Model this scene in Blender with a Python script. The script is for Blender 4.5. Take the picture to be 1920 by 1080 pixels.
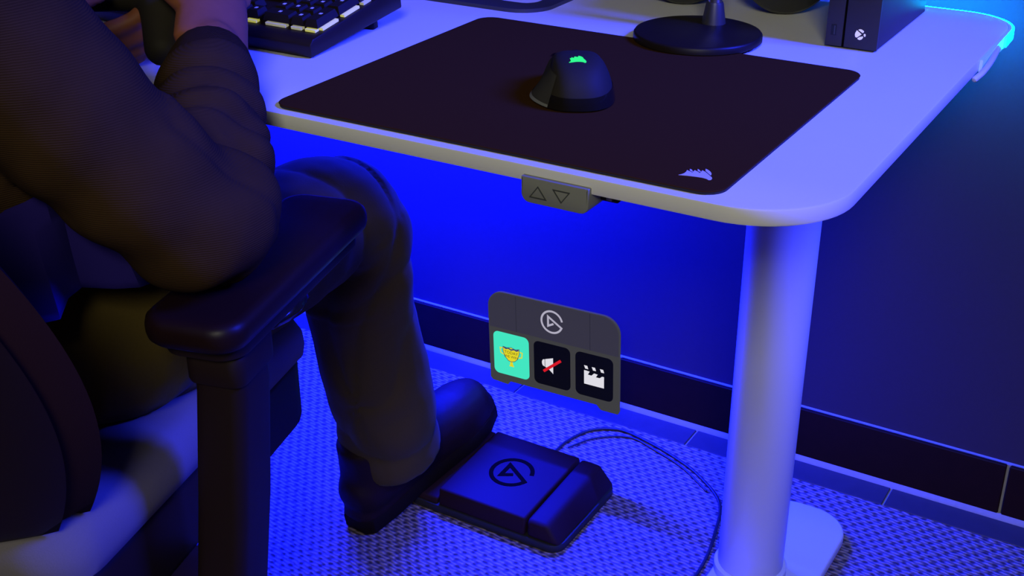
import bpy, bmesh, math, random
import numpy as np
from mathutils import Vector, Matrix, noise
from mathutils.geometry import tessellate_polygon

random.seed(7)
S = bpy.context.scene
COL = S.collection
for o in list(bpy.data.objects):
    bpy.data.objects.remove(o, do_unlink=True)

# ------------------------------------------------------------------ camera, world, lights, exposure
cam = bpy.data.cameras.new('camera')
cam.sensor_width = 36.0
cam.lens = 2386.67 / 1920 * 36
cam.clip_start = 0.02
cam_o = bpy.data.objects.new('camera', cam)
COL.objects.link(cam_o)
cam_o.matrix_world = Matrix(((0.85899132, -0.22444842, 0.46017042, 0.782165),
                             (0.511986, 0.38018381, -0.77027956, -0.868165),
                             (-0.00206131, 0.89726427, 0.44148905, 1.093948),
                             (0, 0, 0, 1)))
S.camera = cam_o

world = bpy.data.worlds.new('dim_room')
S.world = world
world.use_nodes = True
world.node_tree.nodes['Background'].inputs[0].default_value = (0.22, 0.20, 0.90, 1)
world.node_tree.nodes['Background'].inputs[1].default_value = 0.080

S.view_settings.view_transform = 'Standard'
S.view_settings.look = 'None'
S.view_settings.exposure = 0.0
S.view_settings.gamma = 1.0
S.view_settings.use_curve_mapping = False


def area(name, loc, target, size, power, color, size_y=None, spread=180):
    l = bpy.data.lights.new(name, 'AREA')
    l.energy = power
    l.color = color
    l.size = size
    if size_y:
        l.shape = 'RECTANGLE'
        l.size_y = size_y
    l.spread = math.radians(spread)
    o = bpy.data.objects.new(name, l)
    COL.objects.link(o)
    o.location = loc
    o.rotation_euler = (Vector(target) - Vector(loc)).to_track_quat('-Z', 'Y').to_euler()
    return o


# neutral ceiling lamp in the room behind the photographer
area('room_lamp', (1.55, -2.45, 2.50), (0.3, 0.1, 0.6), 0.8, 39, (1.0, 1.0, 0.72))
# saturated blue colour lamp standing to the right of the desk
area('blue_lamp', (1.65, 0.60, 1.90), (-0.05, 0.32, 0.72), 0.6, 27, (0.016, 0.030, 1.0), None, 54)
# underside strip lights of the desk (real tape is built with the desk)
area('underdesk_led', (-0.47, 0.655, 0.695), (-0.47, 0.53, 0.0), 0.90, 128, (0.004, 0.010, 1.0), 0.012, 156)


# ------------------------------------------------------------------ materials
def mat(name, color, rough=0.6, metal=0.0, spec=0.5, emit=None, emit_s=0.0, bump=None, var=0.0, coat=0.0, sheen=0.0, trans=0.0, alpha=1.0):
    m = bpy.data.materials.new(name)
    m.use_nodes = True
    nt = m.node_tree
    b = nt.nodes['Principled BSDF']
    b.inputs['Base Color'].default_value = (*color, 1)
    b.inputs['Roughness'].default_value = rough
    b.inputs['Metallic'].default_value = metal
    b.inputs['Specular IOR Level'].default_value = spec
    b.inputs['Coat Weight'].default_value = coat
    b.inputs['Sheen Weight'].default_value = sheen
    b.inputs['Transmission Weight'].default_value = trans
    if emit:
        b.inputs['Emission Color'].default_value = (*emit, 1)
        b.inputs['Emission Strength'].default_value = emit_s
    if var or bump:
        tc = nt.nodes.new('ShaderNodeTexCoord')
        ns = nt.nodes.new('ShaderNodeTexNoise')
        ns.inputs['Scale'].default_value = bump[0] if bump else 20
        ns.inputs['Detail'].default_value = 4
        nt.links.new(tc.outputs['Object'], ns.inputs['Vector'])
        if var:
            mx = nt.nodes.new('ShaderNodeMix')
            mx.data_type = 'RGBA'
            mx.inputs[6].default_value = (*[c * (1 - var) for c in color], 1)
            mx.inputs[7].default_value = (*[min(1, c * (1 + var)) for c in color], 1)
            nt.links.new(ns.outputs['Fac'], mx.inputs[0])
            nt.links.new(mx.outputs[2], b.inputs['Base Color'])
        if bump:
            bp = nt.nodes.new('ShaderNodeBump')
            bp.inputs['Strength'].default_value = bump[1]
            bp.inputs['Distance'].default_value = bump[2]
            nt.links.new(ns.outputs['Fac'], bp.inputs['Height'])
            nt.links.new(bp.outputs['Normal'], b.inputs['Normal'])
    return m


def screen(name, color, s=1.0):
    m = bpy.data.materials.new(name)
    m.use_nodes = True
    nt = m.node_tree
    b = nt.nodes['Principled BSDF']
    b.inputs['Base Color'].default_value = (0.01, 0.01, 0.01, 1)
    b.inputs['Specular IOR Level'].default_value = 0.0
    b.inputs['Roughness'].default_value = 1.0
    b.inputs['Emission Color'].default_value = (*color, 1)
    b.inputs['Emission Strength'].default_value = s
    return m


def lin(r, g, b):
    f = lambda c: (c / 255 / 12.92) if c / 255 <= 0.04045 else ((c / 255 + 0.055) / 1.055) ** 2.4
    return (f(r), f(g), f(b))


def carpet_mat():
    m = bpy.data.materials.new('woven_carpet')
    m.use_nodes = True
    nt = m.node_tree
    N = nt.nodes.new
    L = nt.links.new
    b = nt.nodes['Principled BSDF']
    b.inputs['Roughness'].default_value = 0.95
    b.inputs['Specular IOR Level'].default_value = 0.1
    tc = N('ShaderNodeTexCoord')
    mp = N('ShaderNodeMapping')
    mp.inputs['Rotation'].default_value = (0, 0, math.radians(3))
    L(tc.outputs['Object'], mp.inputs['Vector'])
    nz = N('ShaderNodeTexNoise')
    nz.inputs['Scale'].default_value = 60
    nz.inputs['Detail'].default_value = 2
    L(tc.outputs['Object'], nz.inputs['Vector'])
    mixv = N('ShaderNodeMix')
    mixv.data_type = 'VECTOR'
    mixv.inputs[0].default_value = 0.010
    L(mp.outputs[0], mixv.inputs[4])
    L(nz.outputs['Color'], mixv.inputs[5])
    sep = N('ShaderNodeSeparateXYZ')
    L(mixv.outputs[1], sep.inputs[0])

    def math_node(op, a, b_=None):
        n_ = N('ShaderNodeMath')
        n_.operation = op
        for i_, v_ in enumerate((a, b_)):
            if v_ is None:
                continue
            if isinstance(v_, (int, float)):
                n_.inputs[i_].default_value = v_
            else:
                L(v_, n_.inputs[i_])
        return n_.outputs[0]
    sx = math_node('SINE', math_node('MULTIPLY', sep.outputs[0], 2 * math.pi / 0.0170))
    sy = math_node('SINE', math_node('MULTIPLY', sep.outputs[1], 2 * math.pi / 0.0200))
    weave = math_node('MULTIPLY_ADD', math_node('MULTIPLY', sx, sy), 0.5)
    weave.node.inputs[2].default_value = 0.5
    ramp = N('ShaderNodeValToRGB')
    ramp.color_ramp.elements[0].position = 0.12
    ramp.color_ramp.elements[0].color = (0.115, 0.082, 0.092, 1)
    ramp.color_ramp.elements[1].position = 0.62
    ramp.color_ramp.elements[1].color = (0.34, 0.26, 0.29, 1)
    L(weave, ramp.inputs[0])
    wv = N('ShaderNodeTexWave')
    wv.inputs['Scale'].default_value = 75
    wv.inputs['Distortion'].default_value = 3
    wv.inputs['Detail'].default_value = 2
    wv.bands_direction = 'DIAGONAL'
    mp2 = N('ShaderNodeMapping')
    mp2.inputs['Rotation'].default_value = (0, 0, math.radians(-38))
    mp2.inputs['Scale'].default_value = (1, 1, 0.01)
    L(tc.outputs['Object'], mp2.inputs['Vector'])
    L(mp2.outputs[0], wv.inputs['Vector'])
    mul = N('ShaderNodeMix')
    mul.data_type = 'RGBA'
    mul.blend_type = 'MULTIPLY'
    mul.inputs[0].default_value = 0.55
    L(ramp.outputs['Color'], mul.inputs[6])
    L(wv.outputs['Color'], mul.inputs[7])
    L(mul.outputs[2], b.inputs['Base Color'])
    ad = math_node('MULTIPLY_ADD', wv.outputs['Fac'], 0.4)
    L(weave, ad.node.inputs[2])
    bp = N('ShaderNodeBump')
    bp.inputs['Strength'].default_value = 0.8
    bp.inputs['Distance'].default_value = 0.003
    L(ad, bp.inputs['Height'])
    L(bp.outputs['Normal'], b.inputs['Normal'])
    return m


def knit_mat(name, color, scale, direction='Z', strength=0.4, dist=0.0012):
    m = mat(name, color, 0.95, spec=0.03, sheen=0.0)
    nt = m.node_tree
    N = nt.nodes.new
    L = nt.links.new
    b = nt.nodes['Principled BSDF']
    tc = N('ShaderNodeTexCoord')
    wv = N('ShaderNodeTexWave')
    wv.bands_direction = direction
    wv.inputs['Scale'].default_value = scale
    wv.inputs['Distortion'].default_value = 1.5
    wv.inputs['Detail'].default_value = 2
    L(tc.outputs['Object'], wv.inputs['Vector'])
    nz = N('ShaderNodeTexNoise')
    nz.inputs['Scale'].default_value = 25
    nz.inputs['Detail'].default_value = 5
    L(tc.outputs['Object'], nz.inputs['Vector'])
    mx = N('ShaderNodeMix')
    mx.data_type = 'RGBA'
    mx.inputs[6].default_value = (*[c * 0.75 for c in color], 1)
    mx.inputs[7].default_value = (*[c * 1.25 for c in color], 1)
    L(nz.outputs['Fac'], mx.inputs[0])
    L(mx.outputs[2], b.inputs['Base Color'])
    bp = N('ShaderNodeBump')
    bp.inputs['Strength'].default_value = strength
    bp.inputs['Distance'].default_value = dist
    L(wv.outputs['Fac'], bp.inputs['Height'])
    L(bp.outputs['Normal'], b.inputs['Normal'])
    return m


M = {
    'carpet': carpet_mat(),
    'wall': mat('matte_charcoal_paint', (0.050, 0.038, 0.085), 0.9, spec=0.02, bump=(220, 0.15, 0.001), var=0.05),
    'base_tile': mat('dark_base_tile', (0.018, 0.006, 0.006), 0.6, spec=0.12, var=0.2, bump=(60, 0.05, 0.001)),
    'floor_tile': mat('slate_floor_tile', (0.045, 0.038, 0.045), 0.5, spec=0.3, var=0.15, bump=(50, 0.08, 0.001)),
    'grout': mat('pale_grout', (0.33, 0.31, 0.32), 0.8, var=0.1, bump=(150, 0.2, 0.001)),
    'desk_white': mat('white_laminate', (0.74, 0.72, 0.70), 0.42, spec=0.35, var=0.015),
    'powder': mat('white_powder_coat', (0.60, 0.60, 0.59), 0.45, spec=0.4, bump=(900, 0.05, 0.0003)),
    'ctl_grey': mat('grey_control_plastic', (0.21, 0.21, 0.185), 0.55, bump=(700, 0.05, 0.0003)),
    'ctl_dark': mat('engraved_dark_line', (0.045, 0.048, 0.045), 0.6),
    'black_plastic': mat('black_plastic', (0.014, 0.009, 0.006), 0.42, spec=0.2, bump=(800, 0.06, 0.0003)),
    'black_gloss': mat('gloss_black_plastic', (0.010, 0.008, 0.006), 0.14, spec=0.25),
    'soft_black': mat('soft_touch_black', (0.024, 0.019, 0.012), 0.7, spec=0.2, bump=(500, 0.05, 0.0003)),
    'pad_cloth': mat('mouse_mat_cloth', (0.048, 0.019, 0.005), 0.95, spec=0.03, bump=(1800, 0.2, 0.0003), var=0.08),
    'pad_edge': mat('mouse_mat_rubber', (0.012, 0.010, 0.011), 0.8),
    'print_white': mat('white_print', (0.62, 0.56, 0.62), 0.8),
    'grip': knit_mat('ribbed_rubber_grip', (0.060, 0.055, 0.050), 900, 'X', 0.5, 0.0004),
    'logo_green': mat('lit_green_logo', (0.0, 0.10, 0.005), 0.6, emit=(0.03, 0.95, 0.24), emit_s=1.0),
    'keycap': mat('black_keycap', (0.014, 0.009, 0.008), 0.55, spec=0.25, bump=(900, 0.05, 0.0002)),
    'key_led': mat('backlit_key_plate', (0.5, 0.5, 0.35), 0.5, emit=(0.80, 0.78, 0.10), emit_s=0.42),
    'key_led_pale': mat('pale_key_light', (0.5, 0.5, 0.4), 0.5, emit=(0.6, 0.58, 0.36), emit_s=0.28),
    'legend': mat('backlit_key_legend', (0.6, 0.6, 0.6), 0.5, emit=(0.30, 0.22, 0.34), emit_s=0.03),
    'kb_case': mat('keyboard_case', (0.016, 0.009, 0.007), 0.4, spec=0.25, bump=(500, 0.03, 0.0003)),
    'dark_metal': mat('dark_grey_metal', (0.055, 0.052, 0.062), 0.42, metal=0.3),
    'steel': mat('brushed_dark_steel', (0.32, 0.31, 0.33), 0.3, metal=0.9),
    'leatherette': mat('black_leatherette', (0.020, 0.019, 0.019), 0.45, bump=(260, 0.2, 0.0008)),
    'cushion': mat('earpad_leatherette', (0.018, 0.016, 0.015), 0.6, bump=(260, 0.2, 0.0006)),
    'console': mat('matte_black_console', (0.036, 0.030, 0.020), 0.55, spec=0.3, bump=(700, 0.05, 0.0003)),
    'port': mat('port_black', (0.004, 0.004, 0.004), 0.7),
    'seam': mat('dark_seam', (0.004, 0.003, 0.003), 0.9, spec=0.0),
    'logo_white': mat('white_power_logo', (0.7, 0.68, 0.7), 0.5, emit=(0.62, 0.55, 0.64), emit_s=0.6),
    'pedal': mat('pedal_dark_plastic', (0.022, 0.008, 0.014), 0.62, spec=0.12, bump=(900, 0.05, 0.0003)),
    'pedal_side': mat('pedal_rubber_skirt', (0.014, 0.013, 0.014), 0.6),
    'cable': mat('black_cable', (0.016, 0.014, 0.016), 0.5),
    'led_sleeve': mat('silicone_led_sleeve', (0.72, 0.75, 0.78), 0.3, emit=(0.0, 0.32, 1.0), emit_s=0.25),
    'led_cyan': mat('lit_cyan_led', (0.1, 0.5, 0.6), 0.4, emit=(0.0, 0.44, 1.0), emit_s=210.0),
    'led_blue': mat('lit_blue_led', (0.05, 0.05, 0.5), 0.4, emit=(0.004, 0.008, 1.0), emit_s=25.0),
    'tape': mat('white_cable_tape', (0.62, 0.63, 0.66), 0.5),
    'sweater': knit_mat('charcoal_rib_knit', (0.044, 0.023, 0.011), 170, 'Z', 0.30, 0.0010),
    'cuff': knit_mat('ribbed_cuff_knit', (0.044, 0.023, 0.011), 240, 'X', 0.8, 0.0016),
    'trousers': mat('olive_cotton_twill', (0.072, 0.048, 0.012), 0.9, spec=0.05, sheen=0.06, bump=(420, 0.25, 0.0006), var=0.12),
    'shirt': mat('blue_lit_shirt_cotton', (0.014, 0.008, 0.115), 0.95, spec=0.1, sheen=0.0, bump=(300, 0.2, 0.0006)),  # blue light falling on the hem is put into the cloth colour
    'skin': mat('skin', (0.25, 0.080, 0.036), 0.55, spec=0.25, bump=(160, 0.12, 0.0008), var=0.12),
    'nail': mat('fingernail', (0.45, 0.24, 0.20), 0.3),
    'hair': mat('dark_brown_hair', (0.02, 0.013, 0.010), 0.6, bump=(120, 0.6, 0.002)),
    'shoe': mat('black_shoe_leather', (0.018, 0.007, 0.006), 0.6, spec=0.15, bump=(180, 0.25, 0.0008)),
    'sole': mat('black_rubber_sole', (0.010, 0.005, 0.004), 0.8, spec=0.1),
    'lace': mat('black_lace', (0.015, 0.011, 0.012), 0.9),
    'chair_shell': mat('dark_chair_plastic', (0.014, 0.006, 0.006), 0.6, spec=0.2, bump=(400, 0.08, 0.0004)),
    'chair_cloth': mat('charcoal_chair_fabric', (0.026, 0.009, 0.006), 0.95, spec=0.1, sheen=0.0, bump=(700, 0.3, 0.0006), var=0.1),
    'seat_cloth': mat('grey_seat_fabric', (0.15, 0.13, 0.15), 0.92, spec=0.1, sheen=0.0, bump=(700, 0.3, 0.0006), var=0.08),
    'arm_pad': mat('black_armrest_pad', (0.012, 0.004, 0.005), 0.42, spec=0.18, bump=(300, 0.1, 0.0005)),
    'panel_grey': screen('panel_grey_face', lin(52, 50, 64)),
    'panel_edge': screen('panel_border_face', lin(60, 60, 60)),
    'panel_line': screen('panel_seam_face', lin(42, 41, 54)),
    'key_teal': screen('teal_key_face', lin(66, 230, 192)),
    'key_black': screen('black_key_face', lin(3, 3, 10)),
    'icon_white': screen('white_icon', lin(222, 220, 228)),
    'icon_logo': screen('pale_icon', lin(176, 172, 190)),
    'icon_red': screen('red_icon', lin(214, 22, 34)),
    'icon_yellow': screen('yellow_icon', lin(226, 214, 34)),
    'icon_dark': screen('dark_icon', lin(60, 70, 110)),
    'icon_text': screen('dark_icon_text', lin(70, 60, 30)),
}


# ------------------------------------------------------------------ geometry helpers
class G:
    """plain vertex and face soup"""
    def __init__(s, v=None, f=None):
        s.v = [tuple(a) for a in (v if v is not None else [])]
        s.f = [tuple(a) for a in (f if f is not None else [])]

    def add(s, o):
        n = len(s.v)
        s.v += o.v
        s.f += [tuple(i + n for i in a) for a in o.f]
        return s

    def tr(s, m):
        return G([tuple(m @ Vector(a)) for a in s.v], s.f)

    def mv(s, x, y, z):
        return G([(a[0] + x, a[1] + y, a[2] + z) for a in s.v], s.f)


def link(name, me, m, parent=None, smooth=True, loc=None):
    o = bpy.data.objects.new(name, me)
    COL.objects.link(o)
    if m is not None and not me.materials:
        me.materials.append(M[m])
    if parent is not None:
        o.parent = parent
    if loc is not None:
        o.location = loc
    if smooth:
        me.polygons.foreach_set('use_smooth', [True] * len(me.polygons))
        try:
            me.set_sharp_from_angle(angle=math.radians(38))
        except Exception:
            pass
    return o


def to_mesh(name, g):
    me = bpy.data.meshes.new(name)
    me.from_pydata(g.v, [], g.f)
    bm = bmesh.new()
    bm.from_mesh(me)
    bmesh.ops.recalc_face_normals(bm, faces=bm.faces)
    bm.to_mesh(me)
    bm.free()
    me.update()
    return me


def part(name, g, m, parent=None, origin=(0, 0, 0), label=None, smooth=True):
    g = g.mv(-origin[0], -origin[1], -origin[2])
    o = link(name, to_mesh(name, g), m, parent, smooth)
    if parent is None:
        o.location = origin
    if label:
        o['label'] = label
    return o


def thing(name, label, cat, loc=(0, 0, 0), rz=0.0, group=None):
    o = bpy.data.objects.new(name, None)
    COL.objects.link(o)
    o.location = loc
    o.rotation_euler = (0, 0, rz)
    o.empty_display_size = 0.05
    return tag(o, label, cat, group)


def tag(o, label, cat, group=None):
    o['label'] = label
    o['category'] = cat
    if group:
        o['group'] = group
    return o


def struct(o, label=None):
    o['kind'] = 'structure'
    if label:
        o['label'] = label
    return o


def box(x0, x1, y0, y1, z0, z1, bev=0.0, seg=2):
    bm = bmesh.new()
    bmesh.ops.create_cube(bm, size=1)
    for v in bm.verts:
        v.co = Vector(((x0 + x1) / 2 + v.co.x * (x1 - x0), (y0 + y1) / 2 + v.co.y * (y1 - y0), (z0 + z1) / 2 + v.co.z * (z1 - z0)))
    if bev:
        bmesh.ops.bevel(bm, geom=list(bm.edges), offset=bev, segments=seg, profile=0.5, affect='EDGES')
    return from_bm(bm)


def from_bm(bm):
    bm.verts.index_update()
    g = G([tuple(v.co) for v in bm.verts], [tuple(v.index for v in f.verts) for f in bm.faces])
    bm.free()
    return g


def rrect(x0, x1, y0, y1, r, n=8):
    """rounded rectangle outline; r is one radius or (ll, lr, ur, ul)"""
    if not isinstance(r, (tuple, list)):
        r = (r,) * 4
    out = []
    for (cx, cy, rr, a0) in ((x0 + r[0], y0 + r[0], r[0], 180), (x1 - r[1], y0 + r[1], r[1], 270), (x1 - r[2], y1 - r[2], r[2], 0), (x0 + r[3], y1 - r[3], r[3], 90)):
        if rr <= 1e-6:
            out.append((cx, cy))
            continue
        for k in range(n + 1):
            a = math.radians(a0 + 90 * k / n)
            out.append((cx + rr * math.cos(a), cy + rr * math.sin(a)))
    return out


def extrude(poly, z0, z1, bev=0.0, seg=2):
    """extruded 2-D outline with optional rounded top and bottom rims"""
    n = len(poly)
    area2 = sum(poly[i][0] * poly[(i + 1) % n][1] - poly[(i + 1) % n][0] * poly[i][1] for i in range(n))
    if area2 < 0:
        poly = poly[::-1]
    rings = []

    def inset(d):
        if d <= 1e-9:
            return list(poly)
        out = []
        for i in range(n):
            p0, p1, p2 = Vector(poly[i - 1]), Vector(poly[i]), Vector(poly[(i + 1) % n])
            a = (p1 - p0).normalized()
            b = (p2 - p1).normalized()
            na, nb = Vector((-a.y, a.x)), Vector((-b.y, b.x))
            m = na + nb
            if m.length < 1e-6:
                m = na
            m.normalize()
            out.append(tuple(p1 + m * d / max(0.4, m.dot(na))))
        return out
    if bev:
        for k in range(seg + 1):
            a = math.pi / 2 * k / seg
            rings.append((inset(bev * (1 - math.sin(a))), z0 + bev * (1 - math.cos(a))))
        for k in range(seg + 1):
            a = math.pi / 2 * k / seg
            rings.append((inset(bev * (1 - math.cos(a))), z1 - bev * (1 - math.sin(a))))
    else:
        rings = [(poly, z0), (poly, z1)]
    v, f = [], []
    for pts, z in rings:
        v += [(p[0], p[1], z) for p in pts]
    for k in range(len(rings) - 1):
        for i in range(n):
            j = (i + 1) % n
            f.append((k * n + i, k * n + j, (k + 1) * n + j, (k + 1) * n + i))
    for k, flip in ((0, True), (len(rings) - 1, False)):
        pts = [Vector((p[0], p[1], 0)) for p in rings[k][0]]
        for t in tessellate_polygon([pts]):
            t = tuple(k * n + i for i in t)
            f.append(t)
    return G(v, f)


def ribbon(path, w, z0, z1, closed=False):
    """flat stroke of width w along a 2-D path, extruded"""
    g = G()
    n = len(path)
    P = [Vector(p) for p in path]
    L, Rr = [], []
    for i in range(n):
        if closed:
            a, b = P[i - 1], P[(i + 1) % n]
            d0, d1 = (P[i] - a).normalized(), (b - P[i]).normalized()
        else:
            d0 = (P[i] - P[i - 1]).normalized() if i > 0 else (P[1] - P[0]).normalized()
            d1 = (P[i + 1] - P[i]).normalized() if i < n - 1 else d0
        n0, n1 = Vector((-d0.y, d0.x)), Vector((-d1.y, d1.x))
        m = (n0 + n1)
        m = m.normalized() if m.length > 1e-6 else n0
        s = w / 2 / max(0.35, m.dot(n0))
        L.append(P[i] + m * s)
        Rr.append(P[i] - m * s)
    for i in range(n if closed else n - 1):
        j = (i + 1) % n
        q = [L[i], Rr[i], Rr[j], L[j]]
        v = [(p.x, p.y, z0) for p in q] + [(p.x, p.y, z1) for p in q]
        g.add(G(v, [(0, 1, 2, 3), (7, 6, 5, 4), (0, 4, 5, 1), (1, 5, 6, 2), (2, 6, 7, 3), (3, 7, 4, 0)]))
    return g


def lathe(profile, n=40, cx=0, cy=0):
    v, f = [], []
    for r, z in profile:
        for k in range(n):
            a = 2 * math.pi * k / n
            v.append((cx + r * math.cos(a), cy + r * math.sin(a), z))
    for i in range(len(profile) - 1):
        for k in range(n):
            j = (k + 1) % n
            f.append((i * n + k, i * n + j, (i + 1) * n + j, (i + 1) * n + k))
    f.append(tuple(range(n))[::-1])
    f.append(tuple((len(profile) - 1) * n + k for k in range(n)))
    return G(v, f)


def smooth_path(pts, per=6):
    """Catmull-Rom through points of any dimension"""
    P = [np.array(p, float) for p in pts]
    P = [2 * P[0] - P[1]] + P + [2 * P[-1] - P[-2]]
    out = []
    for i in range(1, len(P) - 2):
        for k in range(per):
            t = k / per
            out.append(0.5 * ((2 * P[i]) + (-P[i - 1] + P[i + 1]) * t + (2 * P[i - 1] - 5 * P[i] + 4 * P[i + 1] - P[i + 2]) * t * t + (-P[i - 1] + 3 * P[i] - 3 * P[i + 1] + P[i + 2]) * t ** 3))
    out.append(P[-2])
    return out


def tube(pts, n=16, wide=None, ratio=1.0, per=5, cap=0.6, ends=True):
    """smooth tapering tube through (x, y, z, r); the section is stretched by ratio along `wide`"""
    path = smooth_path(pts, per) if per > 1 else [np.array(p, float) for p in pts]
    C = [Vector(p[:3]) for p in path]
    R = [float(p[3]) for p in path]
    if ends:
        d0 = (C[0] - C[1]).normalized()
        d1 = (C[-1] - C[-2]).normalized()
        r0, r1 = R[0], R[-1]
        C = [C[0] + d0 * r0 * cap, C[0] + d0 * r0 * cap * 0.75] + C + [C[-1] + d1 * r1 * cap * 0.75, C[-1] + d1 * r1 * cap]
        R = [r0 * 0.25, r0 * 0.7] + R + [r1 * 0.7, r1 * 0.25]
    v, f = [], []
    ref = Vector(wide) if wide else Vector((0.31, 0.12, 0.94))
    for i, c in enumerate(C):
        d = (C[min(i + 1, len(C) - 1)] - C[max(i - 1, 0)]).normalized()
        u = ref - d * ref.dot(d)
        if u.length < 1e-4:
            u = d.orthogonal()
        u.normalize()
        w = d.cross(u)
        if not wide:
            ref = u
        for k in range(n):
            a = 2 * math.pi * k / n
            v.append(tuple(c + u * math.cos(a) * R[i] * ratio + w * math.sin(a) * R[i]))
    for i in range(len(C) - 1):
        for k in range(n):
            j = (k + 1) % n
            f.append((i * n + k, i * n + j, (i + 1) * n + j, (i + 1) * n + k))
    f.append(tuple(range(n))[::-1])
    f.append(tuple((len(C) - 1) * n + k for k in range(n)))
    return G(v, f)


def ellipsoid(c, r, n=20, m=14, rot=None):
    v, f = [], []
    rm = rot.to_matrix() if rot else Matrix.Identity(3)
    for i in range(1, m):
        t = math.pi * i / m
        for k in range(n):
            a = 2 * math.pi * k / n
            v.append(tuple(Vector(c) + rm @ Vector((r[0] * math.sin(t) * math.cos(a), r[1] * math.sin(t) * math.sin(a), r[2] * math.cos(t)))))
    for i in range(m - 2):
        for k in range(n):
            j = (k + 1) % n
            f.append((i * n + k, i * n + j, (i + 1) * n + j, (i + 1) * n + k))
    v.append(tuple(Vector(c) + rm @ Vector((0, 0, r[2]))))
    v.append(tuple(Vector(c) - rm @ Vector((0, 0, r[2]))))
    a, b = len(v) - 2, len(v) - 1
    for k in range(n):
        j = (k + 1) % n
        f.append((a, k, j))
        f.append((b, (m - 2) * n + j, (m - 2) * n + k))
    return G(v, f)


def fuse(g, voxel, smooth_it=2, disp=None):
    """union of overlapping closed shapes into one continuous skin, then smoothed and displaced along normals"""
    me = to_mesh('tmp', g)
    o = bpy.data.objects.new('tmp', me)
    COL.objects.link(o)
    md = o.modifiers.new('r', 'REMESH')
    md.mode = 'VOXEL'
    md.voxel_size = voxel
    md.use_smooth_shade = True
    dg = bpy.context.evaluated_depsgraph_get()
    out = bpy.data.meshes.new_from_object(o.evaluated_get(dg))
    bpy.data.objects.remove(o, do_unlink=True)
    bpy.data.meshes.remove(me)
    n = len(out.vertices)
    co = np.empty(n * 3, np.float32)
    out.vertices.foreach_get('co', co)
    co = co.reshape(-1, 3).astype(float)
    ne = len(out.edges)
    ed = np.empty(ne * 2, np.int32)
    out.edges.foreach_get('vertices', ed)
    ed = ed.reshape(-1, 2)
    deg = np.bincount(ed.ravel(), minlength=n)[:, None]

    def lap(c, lam):
        s = np.zeros_like(c)
        np.add.at(s, ed[:, 0], c[ed[:, 1]])
        np.add.at(s, ed[:, 1], c[ed[:, 0]])
        return c + lam * (s / np.maximum(deg, 1) - c)
    for _ in range(smooth_it):
        co = lap(co, 0.6)
    out.vertices.foreach_set('co', co.astype(np.float32).ravel())
    out.update()
    if disp:
        nr = np.empty(n * 3, np.float32)
        out.vertex_normals.foreach_get('vector', nr)
        nr = nr.reshape(-1, 3)
        d = np.array([disp(Vector(co[i]), Vector(nr[i])) for i in range(n)])
        co = co + nr * d[:, None]
        co = lap(co, 0.35)
        out.vertices.foreach_set('co', co.astype(np.float32).ravel())
        out.update()
    out.materials.clear()
    return out


def fused(name, g, m, parent, origin, voxel, smooth_it=2, disp=None, label=None):
    me = fuse(g, voxel, smooth_it, disp)
    me.name = name
    me.transform(Matrix.Translation(-Vector(origin)))
    o = bpy.data.objects.new(name, me)
    COL.objects.link(o)
    me.materials.append(M[m])
    me.polygons.foreach_set('use_smooth', [True] * len(me.polygons))
    if parent is not None:
        o.parent = parent
    else:
        o.location = origin
    if label:
        o['label'] = label
    return o


# ------------------------------------------------------------------ the setting
YW = 0.7616      # wall plane
YC = 0.7020      # carpet edge
fl = link('floor', to_mesh('floor', G([(-2.6, -3.4, 0), (2.8, -3.4, 0), (2.8, YC, 0), (-2.6, YC, 0), (-2.6, -3.4, -0.03), (2.8, -3.4, -0.03), (2.8, YC, -0.03), (-2.6, YC, -0.03)],
          [(0, 1, 2, 3), (4, 5, 6, 7), (0, 1, 5, 4), (1, 2, 6, 5), (2, 3, 7, 6), (3, 0, 4, 7)])), 'carpet', smooth=False)
struct(fl, 'grey woven loop carpet')
wl = part('wall_back', box(-2.6, 2.8, YW + 0.004, YW + 0.12, 0.0, 2.6), 'wall', smooth=False)
struct(wl, 'dark charcoal painted wall')

bb = part('baseboard_back', box(-2.6, 2.8, YW - 0.003, YW + 0.004, 0.0, 0.0885), 'grout', smooth=False)
struct(bb, 'dark tiled wall base with pale joints')
pitch = 0.604
tile_me = to_mesh('base_tile', box(0.0022, pitch - 0.0022, -0.004, 0.004, 0.004, 0.0885, 0.0012, 1))
tile_me.materials.append(M['base_tile'])
for k in range(-5, 5):
    x = 0.0125 + k * pitch
    if x > -2.6 and x + pitch < 2.8:
        link('base_tile', tile_me, None, bb, False, (x, YW - 0.004, 0))

tr1 = part('trim_1', box(-2.6, 2.8, YC, YW + 0.004, -0.03, -0.0020), 'grout', smooth=False)
struct(tr1, 'row of dark floor tiles along the wall')
ft_me = to_mesh('floor_tile', box(0.0016, 0.3090 - 0.0016, 0, 0.0475, -0.01, 0.0008, 0.0008, 1))
ft_me.materials.append(M['floor_tile'])
for k in range(-8, 9):
    x = -0.152 + k * 0.309
    if x > -2.6 and x + 0.309 < 2.8:
        link('floor_tile', ft_me, None, tr1, False, (x, YC + 0.0005, 0))

cove = G()
prof = [(YW - 0.0125, -0.004), (YW - 0.0125, 0.001), (YW - 0.0105, 0.004), (YW - 0.0085, 0.008), (YW - 0.0075, 0.0095), (YW - 0.002, 0.0095), (YW - 0.002, -0.004)]
v = [(-2.6, y, z) for y, z in prof] + [(2.8, y, z) for y, z in prof]
n = len(prof)
cv = part('trim_2', G(v, [(i, (i + 1) % n, n + (i + 1) % n, n + i) for i in range(n)] + [tuple(range(n)), tuple(range(n, 2 * n))]), 'grout')
struct(cv, 'pale cove strip between wall base and floor tiles')

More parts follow.
